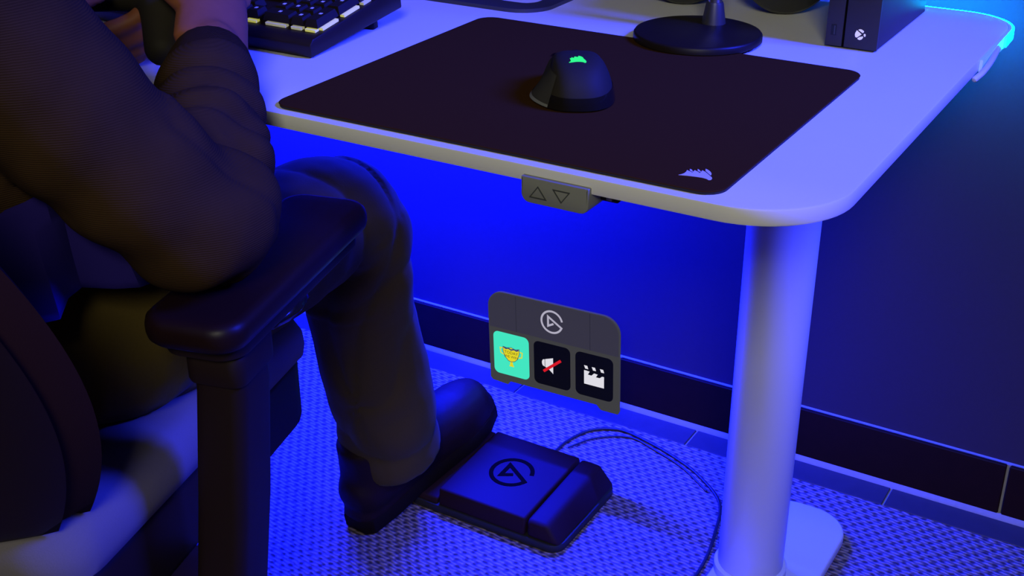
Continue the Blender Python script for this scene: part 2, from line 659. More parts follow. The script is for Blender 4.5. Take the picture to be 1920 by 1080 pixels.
# ------------------------------------------------------------------ standing desk
H = 0.72
DX0, DX1, DY0, DY1 = -1.02, 0.536, -0.0105, 0.700
TH = 0.0150
DO = (-0.24, 0.345, 0.0)
desk = thing('standing_desk', 'white height-adjustable desk with rounded corners and a round column leg', 'desk', DO)
part('desktop', extrude(rrect(DX0, DX1, DY0, DY1, (0.085, 0.085, 0.062, 0.062), 14), H - TH, H, 0.0022, 2), 'desk_white', desk, DO, 'white laminate desktop')
for cx in (0.3625, -0.84):
    cy = 0.442
    part('column', lathe([(0.0405, 0.034), (0.042, 0.036), (0.042, 0.640), (0.0405, 0.642)], 56, cx, cy), 'powder', desk, DO, 'round grey-white lifting column')
    part('column_collar', lathe([(0.0455, 0.020), (0.047, 0.022), (0.047, 0.0335), (0.0455, 0.0350)], 56, cx, cy), 'powder', desk, DO)
    part('upper_column', lathe([(0.036, 0.641), (0.036, 0.682)], 40, cx, cy), 'powder', desk, DO)
    part('foot', extrude(rrect(cx + 0.045 - 0.090, cx + 0.045 + 0.040, 0.04, 0.622, 0.055, 12), 0.004, 0.0205, 0.004, 3), 'powder', desk, DO, 'flat foot bar with rounded ends')
    part('top_bracket', box(cx - 0.05, cx + 0.05, 0.10, 0.62, 0.682, H - TH, 0.004), 'powder', desk, DO)
part('crossbeam', box(-0.84, 0.3625, 0.425, 0.459, 0.672, 0.6995, 0.004), 'powder', desk, DO)

# up and down controller under the front edge
CX0, CX1 = 0.2815, 0.3450
cy0 = -0.0155
ctl_poly = rrect(CX0, CX1, 0.6885, 0.7115, (0.008, 0.008, 0.001, 0.001), 6)
rotx = Matrix.Rotation(math.radians(90), 4, 'X')


def upright(poly, y_front, depth, bev=0.0):
    """outline given in (x, z), extruded from y_front backwards"""
    g = extrude(poly, 0, depth, bev)
    return G([(a[0], y_front + depth - a[2], a[1]) for a in g.v], g.f)


ctl = part('control_panel', upright(ctl_poly, cy0, 0.05, 0.0016), 'ctl_grey', desk, DO, 'grey up and down control panel')
tri = [(0.2905, 0.6945), (0.3055, 0.6945), (0.2980, 0.7045)]
g = ribbon(tri, 0.0008, 0, 0.0006, True)
part('up_button', G([(a[0], cy0 - a[2], a[1]) for a in g.v], g.f), 'ctl_dark', ctl, DO, 'triangle outline pointing up')
tri = [(0.3125, 0.7050), (0.3275, 0.7050), (0.3200, 0.6950)]
g = ribbon(tri, 0.0008, 0, 0.0006, True)
part('down_button', G([(a[0], cy0 - a[2], a[1]) for a in g.v], g.f), 'ctl_dark', ctl, DO, 'triangle outline pointing down')
plug = part('plug', box(0.3455, 0.362, 0.004, 0.02, 0.6955, H - TH - 0.0005, 0.0015), 'black_plastic', desk, DO, 'small black plug')
part('plug_pin', box(0.352, 0.3575, 0.002, 0.006, 0.6975, 0.7025, 0.0008), 'steel', plug, DO)

# LED strip round the back edge and the far right corner
LO = (0.30, 0.705, 0.70)
led = thing('led_strip', 'glowing cyan light strip stuck round the far corner of the desk', 'light strip', LO)


def edge_path():
    out = [(DX1, y) for y in np.linspace(0.500, 0.620, 9)]
    r = 0.062
    for k in range(1, 13):
        a = math.pi / 2 * k / 13
        out.append((DX1 - r + r * math.cos(a), DY1 - r + r * math.sin(a)))
    out += [(x, DY1) for x in np.linspace(DX1 - r, -0.98, 50)]
    return out


EP = edge_path()


def strip(i0, i1, z0, z1, off, th):
    g = G()
    P = [Vector(p) for p in EP[i0:i1 + 1]]
    rings = []
    for i, p in enumerate(P):
        d = (P[min(i + 1, len(P) - 1)] - P[max(i - 1, 0)]).normalized()
        nn = Vector((d.y, -d.x))
        rings.append([(p + nn * off, z0), (p + nn * (off + th), z0), (p + nn * (off + th), z1), (p + nn * off, z1)])
    v = [(q.x, q.y, z) for r in rings for q, z in r]
    f = [(0, 1, 2, 3), tuple(len(v) - 4 + k for k in (3, 2, 1, 0))]
    for i in range(len(rings) - 1):
        for k in range(4):
            f.append((i * 4 + k, i * 4 + (k + 1) % 4, i * 4 + 4 + (k + 1) % 4, i * 4 + 4 + k))
    return G(v, f)


part('sleeve', strip(0, len(EP) - 1, H - TH + 0.0010, H - 0.0010, 0.0003, 0.0032), 'led_sleeve', led, LO, 'clear silicone sleeve')
part('glowing_strip', strip(7, 26, H - TH + 0.0030, H - 0.0012, 0.0038, 0.0024), 'led_cyan', led, LO, 'lit cyan tape')
part('dim_strip', strip(27, len(EP) - 1, H - TH + 0.0030, H - 0.0010, 0.0038, 0.0024), 'led_blue', led, LO, 'lit blue tape')
lead_p = smooth_path([(0.5400, 0.572, 0.7145), (0.5425, 0.545, 0.7145), (0.5440, 0.515, 0.7125), (0.5425, 0.490, 0.7085), (0.5385, 0.475, 0.7045)], 6)
gl = tube([(*p, 0.0032) for p in lead_p], 10, per=1)
part('strip_end', gl, 'tape', led, LO, 'pale loose end of the strip')
under = part('under_desk_strip', box(-0.92, -0.02, 0.648, 0.662, H - TH - 0.0060, H - TH, 0.001), 'led_blue', None, (-0.47, 0.655, H - TH - 0.006))
tag(under, 'deep blue light strip fixed under the back of the desk', 'light strip')

# ------------------------------------------------------------------ mouse mat with printed sail mark
PO = (0.225, 0.19, H)
PZ = H + 0.0035
mat_o = thing('mouse_mat', 'large black cloth mouse mat on the white desk', 'mouse mat', PO)
part('cloth_top', extrude(rrect(0.0, 0.450, 0.0, 0.3812, 0.019, 8), H + 0.0022, PZ, 0.0006, 1), 'pad_cloth', mat_o, PO)
part('rubber_base', extrude(rrect(0.0006, 0.4494, 0.0006, 0.3806, 0.019, 8), H, H + 0.0022), 'pad_edge', mat_o, PO)
PRINT = [
    [(0.4059, 0.02291), (0.40767, 0.02589), (0.4085, 0.02897), (0.40835, 0.03278), (0.40758, 0.03626), (0.40998, 0.03505), (0.41352, 0.03322), (0.41317, 0.03628), (0.41302, 0.03914), (0.41561, 0.03771), (0.41926, 0.0353), (0.41879, 0.03893), (0.41846, 0.04201), (0.4218, 0.04005), (0.4253, 0.03692), (0.42899, 0.03329), (0.4311, 0.03133), (0.43243, 0.02893), (0.43273, 0.02594), (0.4314, 0.02452), (0.42879, 0.02615), (0.42461, 0.02687), (0.41971, 0.02622), (0.4157, 0.02546), (0.41065, 0.0241)],
    [(0.40847, 0.03975), (0.41007, 0.03937), (0.41251, 0.03654), (0.41272, 0.03503), (0.41131, 0.03551), (0.40993, 0.03666)],
    [(0.41398, 0.04299), (0.41554, 0.04193), (0.41822, 0.03925), (0.41854, 0.03748), (0.41683, 0.03843), (0.41559, 0.03901)],
    [(0.41938, 0.0465), (0.42137, 0.04569), (0.42467, 0.04304), (0.42746, 0.03948), (0.42871, 0.03601), (0.42841, 0.03519), (0.42628, 0.03717), (0.42324, 0.04025), (0.42109, 0.04225)],
]
lg = G()
for s_ in PRINT:
    lg.add(extrude(s_, PZ, PZ + 0.0002))
part('printed_logo', lg, 'print_white', mat_o, PO, 'white sail-shaped print')

# ------------------------------------------------------------------ mouse
MO = (0.2325, 0.172, PZ)
mouse = thing('computer_mouse', 'black gaming mouse with a glowing green logo on the mat', 'mouse', MO, math.radians(30))


def mouse_pt(ph, th, grow=0.0):
    """ph runs round the base outline, th from the base (0) to the crown (pi/2); -y is the palm end"""
    c, s_ = math.cos(ph), math.sin(ph)
    x0 = 0.0335 * math.copysign(abs(c) ** 0.80, c) * (1 + 0.10 * abs(s_) ** 2)
    y0_ = 0.0610 * math.copysign(abs(s_) ** 0.86, s_)
    x0 *= 1 - 0.10 * math.exp(-((y0_ - 0.012) / 0.022) ** 2)
    k = max(0.0, math.cos(th)) ** 0.52
    up_ = math.sin(th) ** 0.92
    y = y0_ * k - 0.010 * (1 - k)
    hh = 0.0405 - 0.016 * max(0, (y + 0.012) / 0.07) ** 1.4 - 0.005 * max(0, (-0.012 - y) / 0.05) ** 2
    low_ = max(0.0, 1 - th / 0.75)
    x = x0 * k
    if c < 0:
        bell = math.exp(-((y0_ + 0.012) / 0.040) ** 2)
        x -= (0.0115 * low_ ** 1.6) * abs(c) ** 0.6 * bell
        x += 0.0035 * math.sin(min(1, th / 1.1) * math.pi) * abs(c) * bell
    else:
        x += 0.0035 * low_ ** 1.5 * abs(c) ** 0.6
    nrm = Vector((c, s_, 0.8)).normalized()
    return (x + nrm.x * grow, y + nrm.y * grow, 0.0015 + hh * up_ + nrm.z * grow)


def mouse_patch(p0, p1, t0, t1, grow, n, m, wrap=False):
    v, f = [], []
    cols = n if wrap else n + 1
    for i in range(cols):
        for k in range(m + 1):
            v.append(mouse_pt(p0 + (p1 - p0) * i / n, t0 + (t1 - t0) * k / m, grow))
    for i in range(n):
        for k in range(m):
            a, b = i * (m + 1), ((i + 1) % cols) * (m + 1)
            f.append((a + k, b + k, b + k + 1, a + k + 1))
    if wrap:
        f.append(tuple(i * (m + 1) for i in range(n)))
        f.append(tuple(i * (m + 1) + m for i in range(n)))
    return G(v, f)


shell = part('shell', mouse_patch(0, 2 * math.pi, 0, math.pi / 2 - 0.03, 0.0, 72, 26, True), 'soft_black', mouse, label='matte black top shell')
band_g = mouse_patch(math.radians(-128), math.radians(60), 0.0, 0.30, 0.0005, 48, 5)
part('gloss_band', band_g, 'black_gloss', mouse, label='glossy black lower band')
part('side_grip', mouse_patch(math.radians(150), math.radians(232), 0.06, 0.80, 0.0006, 26, 12), 'grip', mouse, label='ribbed grey thumb grip')
part('grip_edge', mouse_patch(math.radians(150), math.radians(232), 0.0, 0.055, 0.0010, 26, 3), 'ctl_grey', mouse)
for a0, a1 in ((128, 142), (144, 158)):
    part('thumb_button', mouse_patch(math.radians(a0), math.radians(a1), 0.78, 0.98, 0.0022, 8, 4), 'black_gloss', mouse)
wh = lathe([(0.008, 0), (0.0095, 0.001), (0.0095, 0.006), (0.008, 0.007)], 24)
part('scroll_wheel', G([(a[2] - 0.0035, a[0] + 0.036, a[1] + 0.0225) for a in wh.v], wh.f), 'black_plastic', mouse)
from mathutils.bvhtree import BVHTree
tree = BVHTree.FromPolygons(*(lambda g_: ([Vector(a) for a in g_.v], g_.f))(mouse_patch(0, 2 * math.pi, 0, math.pi / 2 - 0.03, 0.0, 72, 26, True)))


def drape(g, lift):
    """lay a flat shape on the mouse shell"""
    out = []
    for a in g.v:
        h_ = tree.ray_cast(Vector((a[0], a[1], 0.2)), Vector((0, 0, -1)))[0]
        out.append((a[0], a[1], (h_.z if h_ else 0.03) + (lift if a[2] > 0.5 else 0)))
    return G(out, g.f)


MS = [(x * 0.0160, y) for x, y in ((0.0, 0.02), (0.11, 0.16), (0.10, 0.36), (0.06, 0.58), (0.14, 0.56), (0.16, 0.74), (0.25, 0.60), (0.30, 0.66), (0.34, 0.86), (0.46, 0.78), (0.54, 0.76), (0.56, 0.98), (0.70, 0.90), (0.82, 0.70), (0.86, 0.46), (0.95, 0.30), (1.0, 0.14), (0.98, 0.02), (0.90, 0.0), (0.80, 0.08), (0.60, 0.11), (0.40, 0.10), (0.20, 0.05))]
part('glowing_logo', drape(extrude([(x - 0.0082, y * 0.0145 - 0.0345) for x, y in MS], 0, 1), 0.0005), 'logo_green', mouse, label='glowing green sail logo')

# ------------------------------------------------------------------ keyboard
KX1, KY0 = -0.066, 0.144
KO = (KX1 - 0.22, KY0 + 0.08, H)
kb = thing('keyboard', 'black mechanical keyboard with yellow backlight behind the forearm', 'keyboard', KO)
tilt = Matrix.Translation((KX1, KY0, H + 0.001)) @ Matrix.Rotation(math.radians(6.5), 4, 'X')


def tk(g):
    return g.tr(tilt)


side = [(0.0, 0.0), (0.166, 0.0), (0.166, 0.020), (0.150, 0.026), (0.006, 0.019), (0.0, 0.014)]
KW = 0.446
v = [(-KW, y, z) for y, z in side] + [(0, y, z) for y, z in side]
ns = len(side)
gcase = G(v, [(i, (i + 1) % ns, ns + (i + 1) % ns, ns + i) for i in range(ns)] + [tuple(range(ns)), tuple(range(ns, 2 * ns))])
bm = bmesh.new()
bv = [bm.verts.new(a) for a in gcase.v]
for a in gcase.f:
    bm.faces.new([bv[i] for i in a])
bmesh.ops.recalc_face_normals(bm, faces=bm.faces)
bmesh.ops.bevel(bm, geom=list(bm.edges), offset=0.0022, segments=2, profile=0.5, affect='EDGES')
part('case', tk(from_bm(bm)), 'kb_case', kb, KO)
slope = math.atan2(0.007, 0.144)
deck = tilt @ Matrix.Translation((0, 0.006, 0.0190)) @ Matrix.Rotation(slope, 4, 'X')
u = 0.01905
rows = [
    [1.25, 1.25, 1.25, 6.25, 1.25, 1.25, 1.25, 1.25],
    [2.25] + [1] * 10 + [2.75],
    [1.75] + [1] * 11 + [2.25],
    [1.5] + [1] * 12 + [1.5],
    [1] * 13 + [2],
    [1, -1, 1, 1, 1, 1, -.5, 1, 1, 1, 1, -.5, 1, 1, 1, 1],
]
key_cache = {}


def key_mesh(w, d):
    k = (round(w, 3), round(d, 3))
    if k not in key_cache:
        a, b = w * u - 0.0014, d * u - 0.0014
        hx, hy = a / 2, b / 2
        tx, ty = hx - 0.0024, hy - 0.0026
        hz = 0.0085
        vv = [(-hx, -hy, 0), (hx, -hy, 0), (hx, hy, 0), (-hx, hy, 0), (-tx, -ty, hz), (tx, -ty, hz), (tx, ty + 0.001, hz), (-tx, ty + 0.001, hz)]
        me = to_mesh('key', G(vv, [(0, 1, 2, 3), (4, 5, 6, 7), (0, 1, 5, 4), (1, 2, 6, 5), (2, 3, 7, 6), (3, 0, 4, 7)]))
        me.materials.append(M['keycap'])
        leg = to_mesh('key_legend', box(-0.0018, 0.0018, -0.0014, 0.0022, hz, hz + 0.00012))
        leg.materials.append(M['legend'])
        key_cache[k] = (me, leg)
    return key_cache[k]


def put_key(x, y, w, d):
    me, leg = key_mesh(w, d)
    o = bpy.data.objects.new('key', me)
    COL.objects.link(o)
    o.parent = kb
    mm = Matrix.Translation(-Vector(KO)) @ deck @ Matrix.Translation((x, y, 0.0042))
    o.matrix_local = mm
    if x > -0.16:
        l = bpy.data.objects.new('key_legend', leg)
        COL.objects.link(l)
        l.parent = o


x_left = -KW + 0.012
y0 = 0.016
for r, row in enumerate(rows):
    x = x_left
    y = y0 + (r + 0.5) * u + (0.006 if r == 5 else 0)
    for w in row:
        if w > 0:
            put_key(x + w * u / 2, y, w, 1)
        x += abs(w) * u
nx = x_left + 15 * u + 0.005
for r, c in ((0, 0), (0, 1), (0, 2), (1, 1), (3, 0), (3, 1), (3, 2), (4, 0), (4, 1), (4, 2), (5, 0), (5, 1), (5, 2)):
    put_key(nx + (c + 0.5) * u, y0 + (r + 0.5) * u + (0.006 if r == 5 else 0), 1, 1)
px = nx + 3 * u + 0.005
for (r, c, w, d) in ((0, 0, 2, 1), (0, 2, 1, 1), (1, 0, 1, 1), (1, 1, 1, 1), (1, 2, 1, 1), (2, 0, 1, 1), (2, 1, 1, 1), (2, 2, 1, 1), (3, 0, 1, 1), (3, 1, 1, 1), (3, 2, 1, 1), (4, 0, 1, 1), (4, 1, 1, 1), (4, 2, 1, 1), (4, 3, 1, 1), (0, 3, 1, 2), (2, 3, 1, 2), (5, 0, 1, 1), (5, 1, 1, 1), (5, 2, 1, 1), (5, 3, 1, 1)):
    put_key(px + (c + w / 2) * u, y0 + (r + d / 2) * u + (0.006 if r == 5 else 0), w, d)
KR = px + 4 * u
def key_light(x, y, w, d, front):
    if front:
        g = box(x - w / 2, x + w / 2, y - 0.0022, y + 0.004, 0.0004, 0.0032)
    else:
        g = box(x - 0.004, x + 0.0020, y - d / 2, y + d / 2, 0.0004, 0.0032)
    part('key_light', g.tr(deck), random.choice(('key_led', 'key_led_pale')), kb, KO)


x = x_left
for w in rows[0]:
    key_light(x + w * u / 2, y0, 0.72 * w * u, 0, True)
    x += w * u
for c in range(3):
    key_light(nx + (c + 0.5) * u, y0, 0.72 * u, 0, True)
for c, w in ((1, 2), (2.5, 1), (3.5, 1)):
    key_light(px + c * u, y0, 0.72 * w * u, 0, True)
for r, d in ((1, 2), (3, 2), (4.5, 1)):
    key_light(KR, y0 + r * u, 0, 0.72 * d * u, False)
for fx in (-0.03, -KW + 0.05):
    part('folding_foot', tk(box(fx - 0.016, fx + 0.016, 0.128, 0.136, -0.0150, 0.001, 0.001)), 'black_plastic', kb, KO)

# ------------------------------------------------------------------ monitor stand loop
NO = (-0.10, 0.53, H)
ms = thing('monitor_stand', 'dark metal loop foot of a monitor stand at the back of the desk', 'monitor stand', NO)
outer = rrect(-0.255, 0.0465, 0.420, 0.660, 0.042, 10)
inner = rrect(-0.255 + 0.027, 0.0465 - 0.024, 0.420 + 0.032, 0.660 - 0.028, 0.018, 10)
nn = len(outer)
v, f = [], []
for z in (H, H + 0.0045):
    v += [(p[0], p[1], z) for p in outer] + [(p[0], p[1], z) for p in inner]
for i in range(nn):
    j = (i + 1) % nn
    f += [(i, j, nn + j, nn + i), (2 * nn + i, 2 * nn + j, 3 * nn + j, 3 * nn + i), (i, j, 2 * nn + j, 2 * nn + i), (nn + i, nn + j, 3 * nn + j, 3 * nn + i)]
part('loop_foot', G(v, f), 'dark_metal', ms, NO)
part('neck', box(-0.135, -0.073, 0.632, 0.660, H + 0.004, 1.12, 0.004), 'dark_metal', ms, NO)

# ------------------------------------------------------------------ headphone stand and headset
HO = (0.2545, 0.4115, H)
hs = thing('headphone_stand', 'black stand with a round disc base and steel pole behind the mouse mat', 'stand', HO)
part('disc_base', lathe([(0.068, H + 0.0035), (0.0700, H + 0.0045), (0.0700, H + 0.0100), (0.0685, H + 0.0120), (0.067, H + 0.0125), (0.0, H + 0.0125)], 64, HO[0], HO[1]), 'black_plastic', hs, HO, 'black round disc base')
part('rubber_ring', lathe([(0.064, H), (0.064, H + 0.0036)], 48, HO[0], HO[1]), 'sole', hs, HO)
PXY = (0.256, 0.452)
part('pole_socket', lathe([(0.0135, H + 0.0125), (0.0130, H + 0.0150), (0.0098, H + 0.034), (0.0090, H + 0.036)], 36, *PXY), 'dark_metal', hs, HO)
part('pole', lathe([(0.0078, H + 0.036), (0.0078, H + 0.27)], 32, *PXY), 'steel', hs, HO, 'steel pole')
part('hook', tube([(PXY[0] - 0.045, PXY[1], H + 0.285, 0.008), (PXY[0] - 0.02, PXY[1], H + 0.272, 0.010), (PXY[0] + 0.02, PXY[1], H + 0.272, 0.010), (PXY[0] + 0.045, PXY[1], H + 0.285, 0.008)], 14), 'black_plastic', hs, HO)

EO = (0.245, 0.59, H)
hd = thing('headset', 'black over-ear headset standing behind the disc stand', 'headset', EO)


def cup(name_c, c, ang, r):
    q = Matrix.Translation(c) @ Matrix.Rotation(ang, 4, 'Z') @ Matrix.Rotation(math.radians(90), 4, 'X')
    part('ear_cup', lathe([(0.0, 0.024), (r * 0.6, 0.023), (r * 0.93, 0.019), (r, 0.012), (r, -0.004), (r * 0.9, -0.010)], 40).tr(q), 'leatherette', hd, EO)
    pr = [(r * 0.97, -0.008)] + [(r * 0.80 + r * 0.22 * math.cos(a), -0.018 - 0.012 * math.sin(a)) for a in np.linspace(-0.8, 3.9, 12)]
    part('ear_cushion', lathe(pr, 40).tr(q), 'cushion', hd, EO, 'padded ear cushion')


cup('r', (0.290, 0.585, H + 0.0555), math.radians(30), 0.055)
cup('l', (0.168, 0.570, H + 0.0555), math.radians(20), 0.055)
band = []
for k in range(17):
    a = math.pi * k / 16
    band.append((0.229 + 0.076 * math.cos(a), 0.580 + 0.010 * math.cos(a) + 0.012 * math.sin(a), H + 0.110 + 0.115 * math.sin(a), 0.0075))
part('headband', tube(band, 12, wide=(0, 1, 0), ratio=1.8, per=1), 'leatherette', hd, EO)
for (a, b) in (((0.305, 0.590, H + 0.112), (0.292, 0.585, H + 0.07)), ((0.153, 0.570, H + 0.112), (0.166, 0.570, H + 0.07))):
    part('yoke', tube([(*a, 0.006), (*b, 0.006)], 10), 'dark_metal', hd, EO)

# ------------------------------------------------------------------ console
XO = (0.409, 0.565, H)
cs = thing('game_console', 'black upright game console with a white round logo on the desk', 'game console', XO)
XA, XB, YA, YB = 0.3805, 0.4360, 0.4662, 0.664
part('body', box(XA, XB, YA + 0.0005, YB, H + 0.002, H + 0.302, 0.0012), 'console', cs, XO)
part('disc_side_panel', box(XA - 0.0003, XA + 0.0178, YA - 0.0014, YA + 0.002, H + 0.002, H + 0.302, 0.0006), 'console', cs, XO)
part('logo_side_panel', box(XA + 0.0202, XB + 0.0003, YA - 0.0014, YA + 0.002, H + 0.002, H + 0.302, 0.0006), 'console', cs, XO)
part('groove', box(XA + 0.0177, XA + 0.0203, YA - 0.0004, YA + 0.002, H + 0.002, H + 0.302), 'seam', cs, XO, 'dark groove')
port = part('usb_port', box(XA + 0.0050, XA + 0.0108, YA - 0.0017, YA, H + 0.0135, H + 0.0250, 0.0), 'port', cs, XO)
part('port_tongue', box(XA + 0.0082, XA + 0.0096, YA - 0.0019, YA, H + 0.0145, H + 0.0240, 0.0), 'ctl_dark', port, XO)
for fy in (YA + 0.02, YB - 0.02):
    part('rubber_foot', box(XA + 0.008, XB - 0.008, fy - 0.008, fy + 0.008, H, H + 0.0025), 'sole', cs, XO)
# round logo: four white pieces around a slanted cross
logo_white_g = G()
for pc_ in ([(0.41334, 0.74207), (0.41883, 0.73826), (0.41427, 0.73429), (0.41253, 0.73477), (0.4118, 0.7369), (0.41202, 0.73903)],
            [(0.41481, 0.74265), (0.41628, 0.74352), (0.41844, 0.74347), (0.42102, 0.7419), (0.42093, 0.7407), (0.41984, 0.73983)],
            [(0.41492, 0.73366), (0.41703, 0.73529), (0.4205, 0.73633), (0.42081, 0.73494), (0.41947, 0.73293), (0.41742, 0.73207), (0.41544, 0.73253)],
            [(0.42103, 0.73784), (0.42138, 0.73894), (0.42219, 0.73934), (0.42306, 0.73883), (0.42338, 0.73744), (0.4229, 0.73628), (0.42196, 0.73615)]):
    logo_white_g.add(upright(pc_, YA - 0.0019, 0.0004))
part('round_logo', logo_white_g, 'logo_white', cs, XO, 'white round logo cut by a cross')


# ------------------------------------------------------------------ swirl logo used on the pedal and the floating panel
def swirl(r, w, z0, z1):
    path = []
    for k in range(41):
        a = math.radians(12 + (338 - 12) * k / 40)
        path.append((r * math.cos(a), r * math.sin(a)))
    path += [(-0.36 * r, 0.46 * r), (-0.36 * r, -0.42 * r), (0.16 * r, -0.14 * r)]
    return ribbon(path, w, z0, z1)


# ------------------------------------------------------------------ foot pedal
FO = (-0.005, 0.445, 0.0)
pd = thing('foot_pedal', 'dark three-part foot pedal on the carpet under the shoe', 'foot pedal', FO)


def slab(x0, x1, prof, inset_l=0.0, inset_r=0.0):
    v = []
    for y, z in prof:
        v.append((x0, y, z))
    for y, z in prof:
        v.append((x1, y, z))
    n = len(prof)
    bm = bmesh.new()
    bv = [bm.verts.new(a) for a in v]
    for i in range(n):
        bm.faces.new([bv[i], bv[(i + 1) % n], bv[n + (i + 1) % n], bv[n + i]])
    bm.faces.new(bv[:n])
    bm.faces.new(bv[n:])
    bmesh.ops.recalc_face_normals(bm, faces=bm.faces)
    return bm


def taper_slab(x0, x1, top_l, top_r, prof, bev):
    bm = slab(x0, x1, prof)
    zt = max(z for y, z in prof)
    for v_ in bm.verts:
        if v_.co.z > 0.02:
            if v_.co.x < (x0 + x1) / 2:
                v_.co.x += top_l
            else:
                v_.co.x -= top_r
    bmesh.ops.bevel(bm, geom=list(bm.edges), offset=bev, segments=3, profile=0.5, affect='EDGES')
    return from_bm(bm)


FY0, FY1 = 0.360, 0.535
top_prof = [(FY0 + 0.002, 0.012), (FY1, 0.012), (FY1 - 0.010, 0.0480), (FY0 + 0.005, 0.0400)]
part('base', extrude(rrect(-0.131, 0.121, FY0, FY1 + 0.004, 0.020, 6), 0.0, 0.0125, 0.002), 'pedal_side', pd, FO)
pc = part('center_pedal', taper_slab(-0.0765, 0.0655, 0.0, 0.0, top_prof, 0.0035), 'pedal', pd, FO)
part('side_pedal', taper_slab(0.0680, 0.1200, 0.0, 0.020, top_prof, 0.0065), 'pedal', pd, FO)
part('side_pedal', taper_slab(-0.1300, -0.0790, 0.020, 0.0, [(FY0 + 0.002, 0.012), (FY1, 0.012), (FY1 - 0.010, 0.0440), (FY0 + 0.005, 0.0215)], 0.0025), 'pedal', pd, FO)
sl = math.atan2(0.008, FY1 - 0.010 - FY0 - 0.005)
q = Matrix.Translation((-0.004, 0.446, 0.0440)) @ Matrix.Rotation(sl, 4, 'X')
part('embossed_logo', swirl(0.030, 0.0062, 0, 0.0006).tr(q), 'seam', pc, FO, 'dark embossed swirl logo')
# cable
cp = [(-0.010, 0.540, 0.008), (-0.006, 0.570, 0.004), (-0.004, 0.615, 0.0030), (0.014, 0.662, 0.0030), (0.055, 0.6855, 0.0032), (0.108, 0.676, 0.0030), (0.160, 0.658, 0.0030), (0.210, 0.632, 0.0030), (0.262, 0.585, 0.0030), (0.285, 0.515, 0.0030), (0.297, 0.45, 0.0030), (0.30, 0.38, 0.0030)]
cable = part('pedal_cable', tube([(*p, 0.0024) for p in cp], 8, per=8), 'cable', None, (-0.010, 0.540, 0.0))
tag(cable, 'thin black cable curving over the carpet from the pedal', 'cable')
cp = [(0.006, 0.600, 0.0030), (0.030, 0.645, 0.0026), (0.075, 0.6745, 0.0026), (0.125, 0.6615, 0.0026), (0.180, 0.6395, 0.0026), (0.235, 0.602, 0.0026)]
cable2 = part('thin_cable', tube([(*p, 0.0016) for p in cp], 8, per=8), 'cable', None, (0.006, 0.60, 0.0))
tag(cable2, 'second finer cable lying just inside the pedal cable curve', 'cable')

# ------------------------------------------------------------------ floating key panel
AY = 0.548
AO = (0.004, AY, 0.123)
pan = thing('key_display_panel', 'dark grey upright display panel with three square key icons above the pedal', 'display panel', AO)
PX0, PX1, PZ0, PZ1 = -0.1035, 0.1120, 0.1215, 0.2735
outl = [(PX0, PZ0 + 0.006), (PX0 + 0.004, PZ0 + 0.002), (PX0 + 0.030, PZ0), (PX0 + 0.034, PZ0 + 0.006), (PX1 - 0.036, PZ0 + 0.006), (PX1 - 0.029, PZ0 - 0.001), (PX1 - 0.002, PZ0 - 0.001), (PX1, PZ0 + 0.003)]
r = 0.026
for k in range(9):
    a = math.radians(90 * k / 8)
    outl.append((PX1 - r + r * math.cos(a), PZ1 - r + r * math.sin(a)))
for k in range(9):
    a = math.radians(90 + 90 * k / 8)
    outl.append((PX0 + r + r * math.cos(a), PZ1 - r + r * math.sin(a)))
rollm = Matrix.Translation((AO[0], 0, (PZ0 + PZ1) / 2)) @ Matrix.Rotation(math.radians(-1.7), 4, 'Y') @ Matrix.Translation((-AO[0], 0, -(PZ0 + PZ1) / 2))


def pface(g_xy, layer):
    """flat print: outline in panel x and z, `layer` steps in front of the face"""
    g = G([(a[0], AY - 0.0002 * layer - 0.0002 * a[2], a[1]) for a in g_xy.v], g_xy.f)
    return g.tr(rollm)


body = part('panel_body', upright(outl, AY, 0.004).tr(rollm), 'panel_edge', pan, AO)
top_o = [(PX0 + 0.0012, 0.2140), (PX1 - 0.0012, 0.2140)] + [(x - 0.0012 if x > 0 else x + 0.0012, z - 0.0012) for x, z in outl[8:]]
part('upper_face', pface(extrude(top_o, 0, 1), 0.2), 'panel_grey', pan, AO, smooth=False)
for sx in (PX0 + 0.0470, PX1 - 0.0470):
    part('seam_line', pface(extrude([(sx, 0.2140), (sx + 0.0012, 0.2140), (sx + 0.0012, PZ1 - 0.001), (sx, PZ1 - 0.001)], 0, 1), 1.4), 'panel_line', pan, AO, smooth=False)
part('swirl_logo', pface(swirl(0.0170, 0.0030, 0, 1).mv(0.0040, 0.2445, 0), 1.6), 'icon_logo', pan, AO, 'pale swirl logo', smooth=False)
KS = 0.0605
kz = 0.1380
keys = []
for i, (kx, mt_, lb) in enumerate(((PX0 + 0.0075, 'key_teal', 'teal key with yellow trophy'), (PX0 + 0.0765, 'key_black', 'black key with muted speaker'), (PX0 + 0.1455, 'key_black', 'black key with clapperboard'))):
    k = part('key', pface(extrude(rrect(kx, kx + KS, kz, kz + 0.0700, 0.0085, 6), 0, 2), 0.2), mt_, pan, AO, lb, smooth=False)
    keys.append((k, kx + KS / 2, kz + 0.035))


def icon(name, poly, key, m_, layer=3, label=None):
    k, cx, cz = key
    g = poly if isinstance(poly, G) else extrude(poly, 0, 1)
    return part(name, pface(g.mv(cx, cz, 0), layer), m_, k, AO, label, smooth=False)


